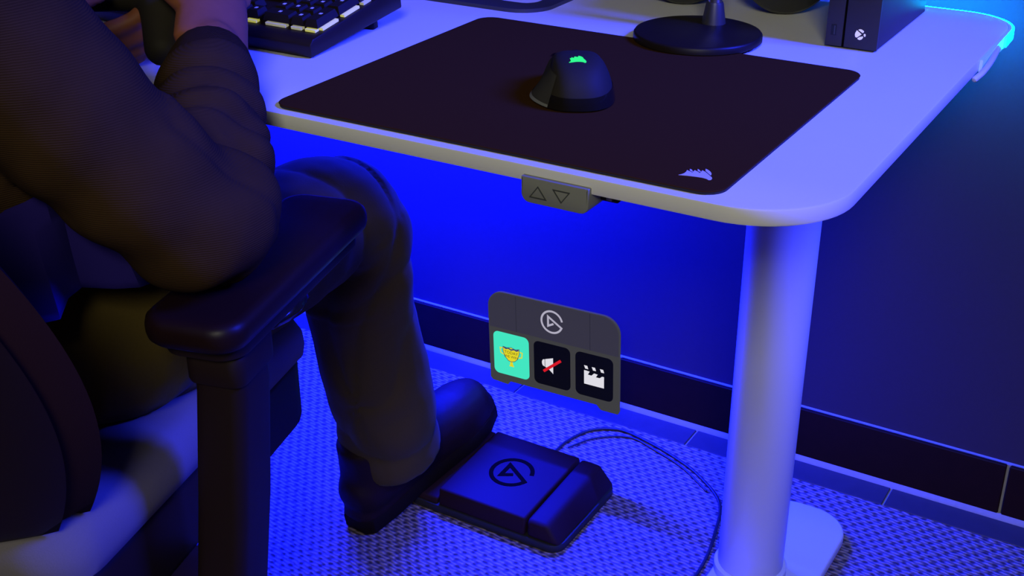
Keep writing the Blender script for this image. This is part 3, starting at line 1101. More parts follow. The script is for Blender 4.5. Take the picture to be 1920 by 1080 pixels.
# trophy with lettering
s = 0.001
icon('trophy_cup', [(-14 * s, 12 * s), (-14 * s, 4 * s), (-11 * s, -4 * s), (-5 * s, -10 * s), (0, -11 * s), (6 * s, -9 * s), (11 * s, -4 * s), (14 * s, 5 * s), (14 * s, 13 * s), (7 * s, 11 * s), (0, 13 * s), (-7 * s, 11 * s)], keys[0], 'icon_yellow')
icon('trophy_stem', [(-2 * s, -10 * s), (2 * s, -10 * s), (2.5 * s, -15 * s), (4.5 * s, -19 * s), (-4 * s, -19 * s), (-2.2 * s, -15 * s)], keys[0], 'icon_yellow')
icon('trophy_handle', ribbon([(-13 * s, 9 * s), (-19 * s, 9 * s), (-18 * s, 1 * s), (-11 * s, -2 * s)], 0.0016, 0, 1), keys[0], 'icon_yellow')
icon('trophy_handle', ribbon([(13 * s, 9 * s), (19 * s, 8 * s), (18 * s, 0), (11 * s, -2 * s)], 0.0016, 0, 1), keys[0], 'icon_yellow')
icon('trophy_outline', ribbon([(-14 * s, 12 * s), (-14 * s, 4 * s), (-11 * s, -4 * s), (-5 * s, -10 * s), (0, -11 * s), (6 * s, -9 * s), (11 * s, -4 * s), (14 * s, 5 * s), (14 * s, 13 * s), (7 * s, 11 * s), (0, 13 * s), (-7 * s, 11 * s)], 0.0008, 0, 1, True), keys[0], 'icon_dark', 4)
icon('trophy_rim', ribbon([(-13 * s, 11.5 * s), (-9 * s, 9.5 * s), (-5 * s, 11 * s), (0, 9 * s), (5 * s, 11 * s), (9 * s, 9.5 * s), (13 * s, 11.5 * s)], 0.0022, 0, 1), keys[0], 'icon_dark', 4)


def lettering(txt, size, key, dx, dz, m_):
    cu = bpy.data.curves.new('txt', 'FONT')
    cu.body = txt
    cu.size = size
    cu.align_x = 'CENTER'
    cu.resolution_u = 2
    o = bpy.data.objects.new('txt', cu)
    COL.objects.link(o)
    dg = bpy.context.evaluated_depsgraph_get()
    me = bpy.data.meshes.new_from_object(o.evaluated_get(dg))
    g = G([tuple(v_.co) for v_ in me.vertices], [tuple(p.vertices) for p in me.polygons])
    bpy.data.objects.remove(o, do_unlink=True)
    bpy.data.meshes.remove(me)
    g = G([(a[0] + dx, a[1] + dz, 1.0) for a in g.v], g.f)
    return icon('lettering', g, key, m_, 4.2)


lettering('TODAY', 0.0068, keys[0], 0, 1.8 * s, 'icon_text')
lettering('WE WIN', 0.0060, keys[0], 0, -4.6 * s, 'icon_text')
# muted speaker
icon('speaker_icon', [(-15 * s, 7 * s), (-12 * s, 8 * s), (-12 * s, -4 * s), (-15 * s, -3 * s), (-16.5 * s, 0), (-16.5 * s, 4 * s)], keys[1], 'icon_white')
icon('speaker_icon', [(-11 * s, 8.5 * s), (2 * s, 13 * s), (2 * s, 4 * s), (-9 * s, -5 * s), (-11 * s, -4.5 * s)], keys[1], 'icon_white')
icon('speaker_icon', [(-5 * s, -7 * s), (2 * s, -1 * s), (2 * s, -13 * s)], keys[1], 'icon_white')
icon('mute_slash', ribbon([(-14 * s, -12 * s), (15 * s, 12 * s)], 0.0042, 0, 1), keys[1], 'icon_red', 4)
# clapperboard
icon('clapper_body', [(-16 * s, -15 * s), (16 * s, -15 * s), (16 * s, 3.5 * s), (13 * s, 3.5 * s), (9 * s, 0), (3 * s, 0), (6 * s, 5 * s), (0, 5.5 * s), (-4 * s, 0.8 * s), (-10 * s, 1 * s), (-7 * s, 6.5 * s), (-12 * s, 7 * s), (-16 * s, 7 * s)], keys[2], 'icon_white')
for a in (-13.5, -1.0, 12.0):
    icon('clapper_stripe', [((a - 2.5) * s, 15 * s), ((a + 2.6) * s, 15 * s), ((a + 4.2) * s, 10 * s), ((a - 0.6) * s, 10 * s)], keys[2], 'icon_white')

# ------------------------------------------------------------------ office chair
CH = (-0.186, -0.1845, 0.0)
YAW = math.radians(14)
ch = thing('office_chair', 'dark office chair with padded armrests and rounded backrest', 'office chair', CH, YAW)
chi = (Matrix.Translation(CH) @ Matrix.Rotation(YAW, 4, 'Z')).inverted()


def loc_ch(w):
    return chi @ Vector(w)


# seat cushion: rounded block, waterfall front edge
def seat_g():
    n = 48
    v, f = [], []
    base = rrect(-0.214, 0.214, -0.245, 0.222, 0.050, 10)
    cx, cy = 0, 0
    ringspec = [(0.90, 0.424), (0.97, 0.425), (0.992, 0.430), (1.0, 0.442), (0.995, 0.456), (0.965, 0.470), (0.90, 0.479), (0.70, 0.481), (0.30, 0.478), (0.02, 0.477)]
    for sc, z in ringspec:
        for x, y in base:
            yy = y * sc
            drop = max(0, (yy - 0.12) / 0.10) ** 2 * 0.016
            v.append((x * sc, yy, z - drop))
    n = len(base)
    for k in range(len(ringspec) - 1):
        for i in range(n):
            j = (i + 1) % n
            f.append((k * n + i, k * n + j, (k + 1) * n + j, (k + 1) * n + i))
    f.append(tuple(range(n)))
    f.append(tuple((len(ringspec) - 1) * n + i for i in range(n)))
    return G(v, f)


part('seat', seat_g(), 'seat_cloth', ch, label='grey fabric seat cushion')
part('seat_shell', extrude(rrect(-0.208, 0.208, -0.240, 0.214, 0.05, 8), 0.340, 0.428, 0.012, 3), 'chair_shell', ch)


# backrest: oval padded shell, bulging to the rear
def back_g(off, th, grow=0.0):
    nu, nv = 28, 28
    v, f = [], []
    def P(a, b, s):
        # a, b in -1..1
        z = 0.705 + 0.265 * b
        hw = (0.278 + grow) * (1 - 0.20 * max(0, b) ** 2.0 - 0.20 * max(0, -b) ** 2.2)
        x = hw * a
        y = -0.285 - (z - 0.59) * 0.50 + 0.055 * a * a + off
        edge = (1 - abs(a) ** 4) * (1 - abs(b) ** 4)
        return (x, y + s * th * max(0.0, edge) ** 0.45, z)
    for s in (1, -1):
        for i in range(nu + 1):
            for k in range(nv + 1):
                a = -1 + 2 * i / nu
                b = -1 + 2 * k / nv
                # square to disc so the outline is round
                q = 0.55
                aa = a * math.sqrt(1 - q * b * b / 2)
                bb_ = b * math.sqrt(1 - q * a * a / 2)
                e = max(abs(a), abs(b))
                p = P(aa, bb_, 0)
                th_ = th * max(0.0, 1 - e ** 5) ** 0.5
                v.append((p[0], p[1] + s * th_, p[2]))
    W = nv + 1
    N1 = (nu + 1) * W
    for s in (0, 1):
        for i in range(nu):
            for k in range(nv):
                f.append(tuple(s * N1 + t for t in (i * W + k, i * W + k + 1, (i + 1) * W + k + 1, (i + 1) * W + k)))
    rim = [i * W for i in range(nu)] + [nu * W + k for k in range(nv)] + [i * W + nv for i in range(nu, 0, -1)] + [k for k in range(nv, 0, -1)]
    for a, b in zip(rim, rim[1:] + rim[:1]):
        f.append((a, b, N1 + b, N1 + a))
    return G(v, f)


def weld(g):
    bm = bmesh.new()
    bv = [bm.verts.new(a) for a in g.v]
    for a in g.f:
        try:
            bm.faces.new([bv[i] for i in a])
        except ValueError:
            pass
    bmesh.ops.remove_doubles(bm, verts=bm.verts, dist=0.0004)
    return from_bm(bm)


bk = part('backrest', weld(back_g(0.0, 0.042)), 'chair_cloth', ch, label='padded charcoal backrest')
part('back_shell', weld(back_g(-0.030, 0.022, -0.012)), 'chair_shell', ch, label='dark plastic back shell')
part('back_upright', tube([(0, -0.20, 0.34, 0.022), (0, -0.30, 0.36, 0.022), (0, -0.325, 0.48, 0.022), (0, -0.385, 0.66, 0.018)], 14, wide=(1, 0, 0), ratio=1.6), 'chair_shell', ch)

# armrests
for sgn in (1, -1):
    F = loc_ch((0.058, 0.006, 0.640))
    Bk = loc_ch((0.118, -0.232, 0.640))
    xm = (F.x + Bk.x) / 2
    yf, yb = F.y, Bk.y
    pts = rrect(-0.044, 0.044, yb - 0.030, yf + 0.004, (0.026, 0.026, 0.024, 0.024), 8)
    g = extrude([(x + sgn * xm, y) for x, y in pts], 0.614, 0.6405, 0.010, 3)
    part('armrest', g, 'arm_pad', ch, label='black padded armrest')
    g = extrude([(x * 0.82 + sgn * xm, y * 0.90 + (yb + yf) * 0.05) for x, y in pts], 0.602, 0.616, 0.003, 2)
    part('armrest_plate', g, 'chair_shell', ch)
    yp = -0.092
    post = []
    for (x, z, w, d) in ((xm + 0.006, 0.606, 0.022, 0.028), (xm + 0.006, 0.560, 0.023, 0.029), (xm - 0.006, 0.44, 0.024, 0.030), (xm - 0.020, 0.330, 0.024, 0.030)):
        post.append((x, z, w, d))
    v, f = [], []
    for x, z, w, d in post:
        for (a, b) in rrect(-w, w, -d, d, 0.012, 4):
            v.append((sgn * (x + a), yp + b, z))
    npt = len(v) // len(post)
    for k in range(len(post) - 1):
        for i in range(npt):
            j = (i + 1) % npt
            f.append((k * npt + i, k * npt + j, (k + 1) * npt + j, (k + 1) * npt + i))
    f += [tuple(range(npt)), tuple((len(post) - 1) * npt + i for i in range(npt))]
    po = part('arm_post', G(v, f), 'chair_shell', ch, label='dark plastic armrest post')
    part('post_sleeve', G([(a[0] if True else 0, a[1], a[2]) for a in extrude([(x + sgn * (xm + 0.006), y + yp) for x, y in rrect(-0.026, 0.026, -0.033, 0.033, 0.012, 5)], 0.572, 0.600, 0.004, 2).v], extrude([(x + sgn * (xm + 0.006), y + yp) for x, y in rrect(-0.026, 0.026, -0.033, 0.033, 0.012, 5)], 0.572, 0.600, 0.004, 2).f), 'chair_shell', po)
    part('adjust_lever', tube([(sgn * (xm + 0.020), yp + 0.040, 0.596, 0.006), (sgn * (xm + 0.024), yp + 0.066, 0.598, 0.0095), (sgn * (xm + 0.024), yp + 0.090, 0.599, 0.0075)], 12, wide=(1, 0, 0), ratio=1.5), 'black_gloss', po, label='adjusting lever')
    part('arm_bracket', box(min(sgn * 0.06, sgn * (xm - 0.02)), max(sgn * 0.06, sgn * (xm - 0.02)), yp - 0.042, yp + 0.042, 0.322, 0.345, 0.005), 'chair_shell', ch)
part('tilt_mechanism', box(-0.07, 0.07, -0.14, 0.10, 0.300, 0.347, 0.010), 'chair_shell', ch)
part('gas_lift', lathe([(0.028, 0.10), (0.028, 0.22), (0.016, 0.222), (0.016, 0.304)], 28), 'black_plastic', ch)
part('hub', lathe([(0.042, 0.072), (0.048, 0.078), (0.046, 0.115), (0.036, 0.125)], 32), 'chair_shell', ch)
for k in range(5):
    a = math.radians(90 + 36 + 72 * k) - YAW
    dx, dy = math.cos(a), math.sin(a)
    lg_ = part('base_leg', tube([(0.03 * dx, 0.03 * dy, 0.098, 0.019), (0.16 * dx, 0.16 * dy, 0.088, 0.017), (0.285 * dx, 0.285 * dy, 0.070, 0.013)], 12, wide=(0, 0, 1), ratio=1.1), 'chair_shell', ch)
    wx, wy = 0.285 * dx, 0.285 * dy
    q = Matrix.Translation((wx, wy, 0.0275)) @ Matrix.Rotation(a, 4, 'Z') @ Matrix.Rotation(math.radians(90), 4, 'X')
    g = lathe([(0.020, -0.024), (0.0272, -0.020), (0.0272, -0.006), (0.010, -0.005), (0.010, 0.005), (0.0272, 0.006), (0.0272, 0.020), (0.020, 0.024)], 24).tr(q)
    part('caster', g, 'black_plastic', lg_)
    part('caster_stem', lathe([(0.008, 0.030), (0.008, 0.066)], 12, wx, wy), 'steel', lg_)

# ------------------------------------------------------------------ seated person
BO = (-0.14, -0.19, 0.0)
R_SH, R_EL, R_WR = Vector((-0.030, -0.335, 0.945)), Vector((0.092, -0.190, 0.694)), Vector((-0.055, -0.012, 0.776))
L_SH, L_EL, L_WR = Vector((-0.375, -0.420, 0.945)), Vector((-0.440, -0.250, 0.700)), Vector((-0.292, -0.048, 0.742))
R_HP, R_KN, R_AN = Vector((-0.052, -0.185, 0.560)), Vector((-0.112, 0.236, 0.498)), Vector((-0.142, 0.345, 0.085))
L_HP, L_KN, L_AN = Vector((-0.225, -0.225, 0.560)), Vector((-0.360, 0.185, 0.490)), Vector((-0.410, -0.03, 0.090))
NECK = Vector((-0.205, -0.385, 1.005))
HEAD = Vector((-0.220, -0.350, 1.175))


def pt(v, r):
    return (v.x, v.y, v.z, r)


def finger(root, dirs, lens, rads):
    pts = [(*root, rads[0])]
    p = Vector(root)
    for d, l, r_ in zip(dirs, lens, rads[1:]):
        p = p + Vector(d).normalized() * l
        pts.append((*p, r_))
    return tube(pts, 10, per=3, cap=0.8)


def hand(wr, fwd, back, mirror, curl):
    """fwd: wrist to knuckles; back: out of the back of the hand; thumb on side fwd x back * mirror"""
    fwd = fwd.normalized()
    back = (back - fwd * back.dot(fwd)).normalized()
    side = fwd.cross(back).normalized() * mirror
    g = tube([pt(wr - fwd * 0.02, 0.021), pt(wr, 0.021), pt(wr + fwd * 0.045, 0.020), pt(wr + fwd * 0.088, 0.016)], 16, wide=side, ratio=1.75, cap=0.4)
    tips = []
    for k, (s_, base, lens) in enumerate(((0.030, 0.088, (0.042, 0.026, 0.020)), (0.010, 0.093, (0.046, 0.029, 0.021)), (-0.011, 0.089, (0.042, 0.027, 0.020)), (-0.030, 0.080, (0.034, 0.021, 0.018)))):
        root = wr + fwd * base + side * s_
        dirs = []
        a = 0
        for c in curl:
            a += math.radians(c)
            dirs.append(fwd * math.cos(a) - back * math.sin(a))
        rr = (0.0098, 0.0094, 0.0086, 0.0076) if k < 3 else (0.0088, 0.0082, 0.0076, 0.0068)
        g.add(finger(root - fwd * 0.012, [fwd] + dirs, (0.012,) + lens, (rr[0],) + rr))
        p = Vector(root)
        for d, l in zip(dirs, lens):
            p = p + d.normalized() * l
        tips.append((p, dirs[-1]))
    root = wr + fwd * 0.030 + side * 0.024
    d0 = (fwd * 0.55 + side * 0.75 - back * 0.10)
    d1 = (fwd * 0.85 + side * 0.40 - back * 0.25)
    d2 = (fwd * 0.95 + side * 0.10 - back * 0.35)
    g.add(finger(root, [d0, d1, d2], (0.036, 0.032, 0.026), (0.015, 0.0125, 0.0108, 0.0090)))
    return g, tips


body = G()
# trunk, neck and head
body.add(tube([(-0.135, -0.205, 0.545, 0.10), (-0.150, -0.250, 0.66, 0.088), (-0.175, -0.320, 0.80, 0.095), (-0.200, -0.375, 0.93, 0.085), (NECK.x, NECK.y, NECK.z, 0.050)], 20, wide=(0.97, 0.24, 0), ratio=1.35, cap=0.3))
body.add(tube([pt(NECK, 0.052), pt(NECK.lerp(HEAD, 0.5), 0.050), pt(HEAD, 0.055)], 16))
hf = Vector((-0.242, 0.93, -0.28)).normalized()
hr = Vector((0.97, 0.242, 0)).normalized()
hu = hr.cross(hf).normalized()
hq = Matrix((hr, hf, hu)).transposed().to_quaternion()


def hp(a, b, c):
    return HEAD + hr * a + hf * b + hu * c


body.add(ellipsoid(hp(0, -0.008, 0.030), (0.074, 0.094, 0.088), rot=hq))
body.add(ellipsoid(hp(0, 0.030, -0.040), (0.056, 0.058, 0.070), rot=hq))
body.add(tube([(*hp(0, 0.078, 0.020), 0.008), (*hp(0, 0.096, -0.012), 0.011), (*hp(0, 0.090, -0.022), 0.013)], 10))
body.add(tube([(*hp(-0.020, 0.080, -0.052), 0.006), (*hp(0, 0.088, -0.052), 0.009), (*hp(0.020, 0.080, -0.052), 0.006)], 8))
body.add(tube([(*hp(-0.040, 0.070, 0.036), 0.009), (*hp(0, 0.082, 0.038), 0.010), (*hp(0.040, 0.070, 0.036), 0.009)], 8))
for s_ in (-1, 1):
    body.add(ellipsoid(hp(0.076 * s_, -0.008, -0.004), (0.010, 0.018, 0.032), 12, 8, rot=hq))
    body.add(ellipsoid(hp(0.032 * s_, 0.074, 0.016), (0.013, 0.010, 0.008), 12, 8, rot=hq))
# arms and legs under the clothes
for sh, el, wr in ((R_SH, R_EL, R_WR), (L_SH, L_EL, L_WR)):
    body.add(tube([(-0.200, -0.378, 0.95, 0.05), pt(sh, 0.052), pt(sh.lerp(el, 0.5), 0.045), pt(el, 0.040), pt(el.lerp(wr, 0.35), 0.040), pt(wr, 0.026)], 14))
for hp_, kn, an in ((R_HP, R_KN, R_AN), (L_HP, L_KN, L_AN)):
    body.add(tube([(-0.135, -0.205, 0.55, 0.07), pt(hp_, 0.070), pt(hp_.lerp(kn, 0.5), 0.062), pt(kn, 0.050), pt(kn.lerp(an, 0.4), 0.048), pt(an, 0.034)], 14))
body.add(tube([pt(R_AN, 0.034), (-0.142, 0.40, 0.075, 0.032), (-0.130, 0.49, 0.080, 0.026)], 12))
body.add(tube([pt(L_AN, 0.034), (-0.420, 0.03, 0.06, 0.032), (-0.430, 0.11, 0.045, 0.026)], 12))
rh_f = Vector((-0.55, 0.72, 0.42))
rh_b = Vector((0.62, 0.10, 0.78))
gh, rtips = hand(R_WR + rh_f.normalized() * 0.012, rh_f, rh_b, -1, (38, 62, 45))
body.add(gh)
lh_f = Vector((0.80, 0.42, 0.02))
lh_b = Vector((0.05, -0.75, -0.62))
gh, ltips = hand(L_WR + lh_f.normalized() * 0.008, lh_f, lh_b, -1, (26, 50, 40))
body.add(gh)
person = fused('person', body, 'skin', None, BO, 0.0038, 2)
tag(person, 'person seated in a dark sweater and olive trousers holding a game controller', 'person')
for s_ in (-1, 1):
    part('eye', ellipsoid(hp(0.032 * s_, 0.078, 0.015), (0.0105, 0.0095, 0.007), 12, 8, rot=hq), 'black_gloss', person, BO)
hair = G()
hair.add(ellipsoid(hp(0, -0.020, 0.042), (0.082, 0.096, 0.088), rot=hq))
hair.add(ellipsoid(hp(0, -0.055, -0.005), (0.070, 0.058, 0.080), rot=hq))
hair.add(tube([(*hp(-0.055, 0.055, 0.075), 0.025), (*hp(0, 0.072, 0.085), 0.026), (*hp(0.055, 0.055, 0.075), 0.025)], 10))
fused('hair', hair, 'hair', person, BO, 0.006, 2, lambda p, n_: 0.005 * noise.noise(p * 60), 'short dark hair')


# sweater
def seg_t(p, a, b):
    d = b - a
    return (p - a).dot(d) / d.length_squared, (p - a - d * ((p - a).dot(d) / d.length_squared)).length


def sweater_disp(p, n_):
    d = 0.0045 * noise.noise(p * 9) + 0.002 * noise.noise(p * 28)
    for a, b, sh in ((R_EL, R_WR, R_SH), (L_EL, L_WR, L_SH)):
        t, r_ = seg_t(p, a, b)
        if -0.1 < t < 1.05 and r_ < 0.10:
            w = noise.noise(p * 14) * 2.6 + noise.noise(p * 5 + Vector((3, 1, 7))) * 3.0
            bunch = 0.35 + 1.0 * max(0, t - 0.35) + 1.2 * max(0, 0.35 - abs(t - 0.1))
            d += 0.0095 * bunch * (abs(math.sin(t * 15 + w * 0.55)) ** 0.6 - 0.62) * (1 if t > 0 else max(0, 1 + t * 10)) * max(0.0, min(1, (0.98 - t) * 6))
        if 0.0 < t < 0.95 and r_ < 0.09:
            wv_ = 0.05 * noise.noise(p * 11) + 0.30 * (p.z - a.z - (b.z - a.z) * t)
            for tc_, dep, wd in ((0.20, 0.011, 0.035), (0.36, 0.009, 0.028), (0.50, 0.008, 0.026), (0.66, 0.009, 0.026)):
                d -= dep * math.exp(-((t - tc_ + wv_) / wd) ** 2)
        t2, r2 = seg_t(p, sh, a)
        if 0.45 < t2 < 1.15 and r2 < 0.12:
            w = noise.noise(p * 10) * 3
            d += 0.0035 * min(1, (t2 - 0.45) * 2.5) * math.sin(t2 * 26 + w)
    return d


sw = G()
sw.add(tube([(-0.148, -0.245, 0.690, 0.122), (-0.155, -0.265, 0.72, 0.122), (-0.170, -0.305, 0.78, 0.122), (-0.195, -0.365, 0.91, 0.112), (NECK.x, NECK.y, NECK.z - 0.02, 0.072)], 24, wide=(0.97, 0.24, 0), ratio=1.42, cap=0.25))
sw.add(tube([(-0.190, -0.375, 0.945, 0.085), pt(R_SH, 0.076), pt(R_SH.lerp(R_EL, 0.35) + Vector((-0.003, -0.006, -0.006)), 0.068), pt(R_SH.lerp(R_EL, 0.72) + Vector((-0.004, -0.010, -0.008)), 0.061), pt(R_EL + Vector((0.004, -0.008, 0.002)), 0.058), pt(R_EL.lerp(R_WR, 0.14), 0.056), pt(R_EL.lerp(R_WR, 0.40), 0.052), pt(R_EL.lerp(R_WR, 0.66), 0.047), pt(R_EL.lerp(R_WR, 0.80), 0.041)], 20, cap=0.2))
sw.add(tube([(-0.200, -0.380, 0.945, 0.085), pt(L_SH, 0.080), pt(L_SH.lerp(L_EL, 0.5), 0.072), pt(L_EL, 0.058), pt(L_EL.lerp(L_WR, 0.4), 0.054), pt(L_EL.lerp(L_WR, 0.93), 0.040)], 18, cap=0.2))
sweater = fused('sweater', sw, 'sweater', person, BO, 0.0050, 3, sweater_disp, 'charcoal knit sweater')
for a, b in ((R_EL, R_WR), (L_EL, L_WR)):
    d = (b - a).normalized()
    c0 = b - d * 0.072
    g = tube([pt(c0, 0.0420), pt(c0 + d * 0.012, 0.0425), pt(c0 + d * 0.032, 0.0395), pt(c0 + d * 0.050, 0.0340), pt(c0 + d * 0.053, 0.0300)], 22, per=3, ends=False)
    part('cuff', g, 'cuff', sweater, BO, 'ribbed sleeve cuff')
part('neckband', tube([(NECK.x + 0.062 * math.cos(a) * 0.97 - 0.05 * math.sin(a) * -0.0, NECK.y + 0.062 * math.sin(a), NECK.z + 0.012 + 0.012 * math.sin(a), 0.010) for a in np.linspace(0, 2 * math.pi, 20)], 8, per=2, ends=False), 'cuff', sweater, BO)


# shirt tail showing below the sweater at the hip
def hem_g():
    v, f = [], []
    na, nb = 46, 14
    c = Vector((-0.152, -0.255, 0))
    for i in range(na + 1):
        a = math.radians(-175 + 250 * i / na)
        for k in range(nb + 1):
            t = k / nb
            fold = math.sin(i * 1.25 + 0.8 * math.sin(i * 0.7) + t * 1.2) * (0.004 + 0.012 * t)
            rx = 0.178 + 0.022 * t + fold
            ry = 0.138 + 0.022 * t + fold
            x, y = rx * math.cos(a), ry * math.sin(a)
            v.append((c.x + x * 0.97 - y * 0.242, c.y + x * 0.242 + y * 0.97, 0.725 - 0.085 * t + 0.012 * math.sin(i * 0.5)))
    W_ = nb + 1
    for i in range(na):
        for k in range(nb):
            f.append((i * W_ + k, i * W_ + k + 1, (i + 1) * W_ + k + 1, (i + 1) * W_ + k))
    return G(v, f)


hem = part('shirt_hem', hem_g(), 'shirt', person, BO, 'crumpled shirt hem below the sweater, blue light painted into its colour')
sm = hem.modifiers.new('thick', 'SOLIDIFY')
sm.thickness = 0.002


# trousers
def trouser_disp(p, n_):
    d = 0.006 * noise.noise(p * 8 + Vector((5, 2, 1))) + 0.0025 * noise.noise(p * 24)
    for hip_, kn, an in ((R_HP, R_KN, R_AN), (L_HP, L_KN, L_AN)):
        t, r_ = seg_t(p, kn, an)
        if 0 < t < 1.1 and r_ < 0.12:
            w = noise.noise(p * 9) * 3.2
            low_ = max(0, t - 0.60) / 0.4
            kneef = max(0, 1 - abs(t - 0.10) / 0.25)
            d += 0.0105 * low_ * (abs(math.sin(t * 15 + w * 0.6)) ** 0.7 - 0.6) + 0.0075 * kneef * (abs(math.sin(t * 19 + w * 0.8)) ** 0.7 - 0.6)
            ang = math.atan2(p.y - kn.y, p.x - kn.x)
            d += 0.0065 * (1 - low_) * (abs(math.sin(ang * 2.5 + t * 3 + noise.noise(p * 6) * 1.6)) ** 0.7 - 0.6)
        t2, r2 = seg_t(p, hip_, kn)
        if 0 < t2 < 1.0 and r2 < 0.13:
            w = noise.noise(p * 8) * 3
            d += 0.0085 * (abs(math.sin(t2 * 12 + w * 0.7)) ** 0.6 - 0.6) * (max(0, t2 - 0.5) * 2.2 + max(0, 0.35 - t2) * 2)
    return d


tw = G()
tw.add(ellipsoid((-0.138, -0.205, 0.570), (0.168, 0.135, 0.092), 24, 16, rot=Matrix.Rotation(YAW, 3, 'Z').to_quaternion()))
tw.add(tube([(-0.100, -0.200, 0.566, 0.082), pt(R_HP, 0.088), pt(R_HP.lerp(R_KN, 0.5), 0.082), pt(R_HP.lerp(R_KN, 0.86) + Vector((0, 0, 0.006)), 0.073), pt(R_KN + Vector((0.004, 0.004, -0.004)), 0.069), pt(R_KN.lerp(R_AN, 0.2), 0.071), pt(R_KN.lerp(R_AN, 0.5), 0.071), pt(R_KN.lerp(R_AN, 0.8), 0.069), pt(R_KN.lerp(R_AN, 0.96), 0.068)], 20, cap=0.12))
tw.add(tube([(-0.180, -0.215, 0.566, 0.082), pt(L_HP, 0.088), pt(L_HP.lerp(L_KN, 0.5), 0.080), pt(L_KN, 0.070), pt(L_KN.lerp(L_AN, 0.4), 0.068), pt(L_KN.lerp(L_AN, 0.95), 0.064)], 18, cap=0.12))
trs = fused('trousers', tw, 'trousers', person, BO, 0.0052, 2, trouser_disp, 'olive cotton trousers')
# shoes
def shoe(heel, toe, lift, name_label):
    """heel and toe are ground points; lift raises the toe"""
    h, t_ = Vector(heel), Vector(toe)
    f_ = (t_ - h)
    Ln = f_.length
    f_ = f_.normalized()
    up = Vector((0, 0, 1))
    s_ = f_.cross(up).normalized()
    up = s_.cross(f_).normalized()
    m_ = Matrix((( s_.x, f_.x, up.x, h.x), (s_.y, f_.y, up.y, h.y), (s_.z, f_.z, up.z, h.z), (0, 0, 0, 1)))
    k = Ln / 0.30
    out = [(0.030, 0.004), (0.036, 0.05), (0.037, 0.10), (0.044, 0.17), (0.050, 0.215), (0.047, 0.255), (0.035, 0.285), (0.012, 0.300)]
    prof = [(x * k, y * k) for x, y in out] + [(-x * k * (0.9), y * k) for x, y in out[::-1]] + [(-0.018 * k, -0.006 * k), (0.018 * k, -0.006 * k)]
    sole_g = extrude(prof, 0, 0.026, 0.004, 2).tr(m_)
    u_ = G()
    u_.add(tube([(0, 0.012 * k, 0.055, 0.034), (0, 0.06 * k, 0.058, 0.041), (0, 0.12 * k, 0.056, 0.043), (0.002, 0.19 * k, 0.046, 0.044), (0.002, 0.24 * k, 0.040, 0.043), (0.0, 0.272 * k, 0.037, 0.034)], 18, wide=(1, 0, 0), ratio=1.04, cap=0.5))
    u_.add(tube([(0, 0.035 * k, 0.05, 0.040), (0, 0.046 * k, 0.085, 0.041), (0, 0.052 * k, 0.128, 0.043)], 18, cap=0.15))
    u_.add(tube([(0, 0.075 * k, 0.085, 0.034), (0, 0.12 * k, 0.078, 0.036), (0, 0.17 * k, 0.062, 0.034)], 16, cap=0.3))
    u_.add(extrude([(a * 0.96, b) for a, b in prof], 0.016, 0.034, 0.004))
    up_o = fused('shoe', u_.tr(m_), 'shoe', person, BO, 0.0045, 2, lambda p, n_: 0.0016 * noise.noise(p * 30), name_label)
    part('sole', sole_g, 'sole', up_o, BO)
    for i in range(5):
        y = (0.105 + 0.020 * i) * k
        z = 0.1135 - 0.0065 * i - (0.004 * max(0, i - 2))
        g = tube([(-0.028, y, z - 0.016, 0.0026), (-0.012, y + 0.003, z, 0.0028), (0.012, y + 0.004, z, 0.0028), (0.028, y, z - 0.016, 0.0026)], 8, per=3)
        part('lace', g.tr(m_), 'lace', up_o, BO)
    return up_o


shoe((-0.150, 0.272, 0.001), (-0.118, 0.560, 0.063), 0, 'black lace-up shoe resting on the pedal')
shoe((-0.395, -0.085, 0.001), (-0.440, 0.200, 0.001), 0, 'black lace-up shoe')

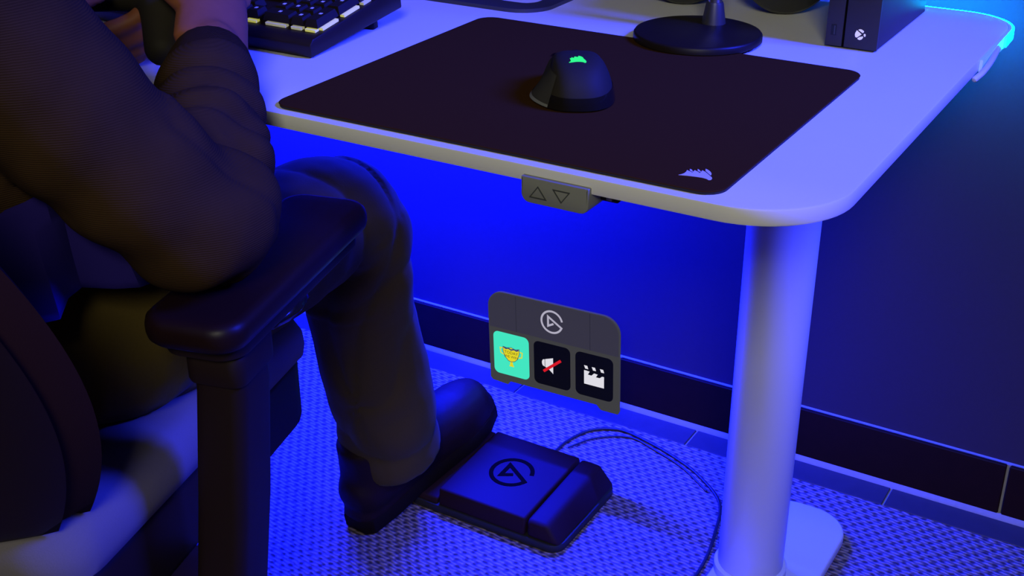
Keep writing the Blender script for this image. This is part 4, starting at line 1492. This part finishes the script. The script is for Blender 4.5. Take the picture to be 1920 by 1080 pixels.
# ------------------------------------------------------------------ game controller in the hands
GO = (-0.212, 0.004, 0.792)
gc = thing('game_controller', 'black game controller held in both hands above the desk edge', 'game controller', GO)
gx = Vector((0.93, 0.36, 0.05)).normalized()
gf = Vector((-0.33, 0.80, 0.50)).normalized()
gz = gx.cross(gf).normalized()
gf = gz.cross(gx).normalized()
gm = Matrix(((gx.x, gf.x, gz.x, GO[0]), (gx.y, gf.y, gz.y, GO[1]), (gx.z, gf.z, gz.z, GO[2]), (0, 0, 0, 1)))
gg = G()
gg.add(tube([(-0.062, 0.012, 0, 0.024), (-0.03, 0.020, 0, 0.022), (0.03, 0.020, 0, 0.022), (0.062, 0.012, 0, 0.024)], 18, wide=(0, 1, 0), ratio=1.25))
for s_ in (-1, 1):
    gg.add(tube([(0.052 * s_, 0.018, 0, 0.024), (0.066 * s_, -0.012, -0.004, 0.022), (0.078 * s_, -0.060, -0.010, 0.0175)], 16))
me_ = fuse(gg.tr(gm), 0.0032, 2)
me_.transform(Matrix.Translation(-Vector(GO)))
me_.materials.append(M['soft_black'])
me_.polygons.foreach_set('use_smooth', [True] * len(me_.polygons))
o = bpy.data.objects.new('controller_body', me_)
COL.objects.link(o)
o.parent = gc
for (x, y) in ((-0.042, 0.024), (0.022, 0.002)):
    part('thumb_stick', lathe([(0.007, 0.016), (0.006, 0.029), (0.010, 0.030), (0.0105, 0.033), (0.006, 0.032), (0.0, 0.0315)], 20, x, y).tr(gm), 'black_plastic', gc, GO)
for k in range(4):
    a = math.pi / 2 * k
    part('face_button', lathe([(0.0046, 0.018), (0.0046, 0.0262), (0.0036, 0.0275), (0.0, 0.0278)], 14, 0.046 + 0.010 * math.cos(a), 0.024 + 0.010 * math.sin(a)).tr(gm), 'black_gloss', gc, GO)
part('direction_pad', box(-0.030, -0.012, -0.002, 0.004, 0.016, 0.0255, 0.001).add(box(-0.024, -0.018, -0.008, 0.010, 0.016, 0.0255, 0.001)).tr(gm), 'black_gloss', gc, GO)
for s_ in (-1, 1):
    part('trigger', tube([(0.050 * s_, 0.042, 0.006, 0.009), (0.053 * s_, 0.050, -0.006, 0.009), (0.054 * s_, 0.050, -0.018, 0.006)], 12, wide=(1, 0, 0), ratio=1.4).tr(gm), 'black_plastic', gc, GO)
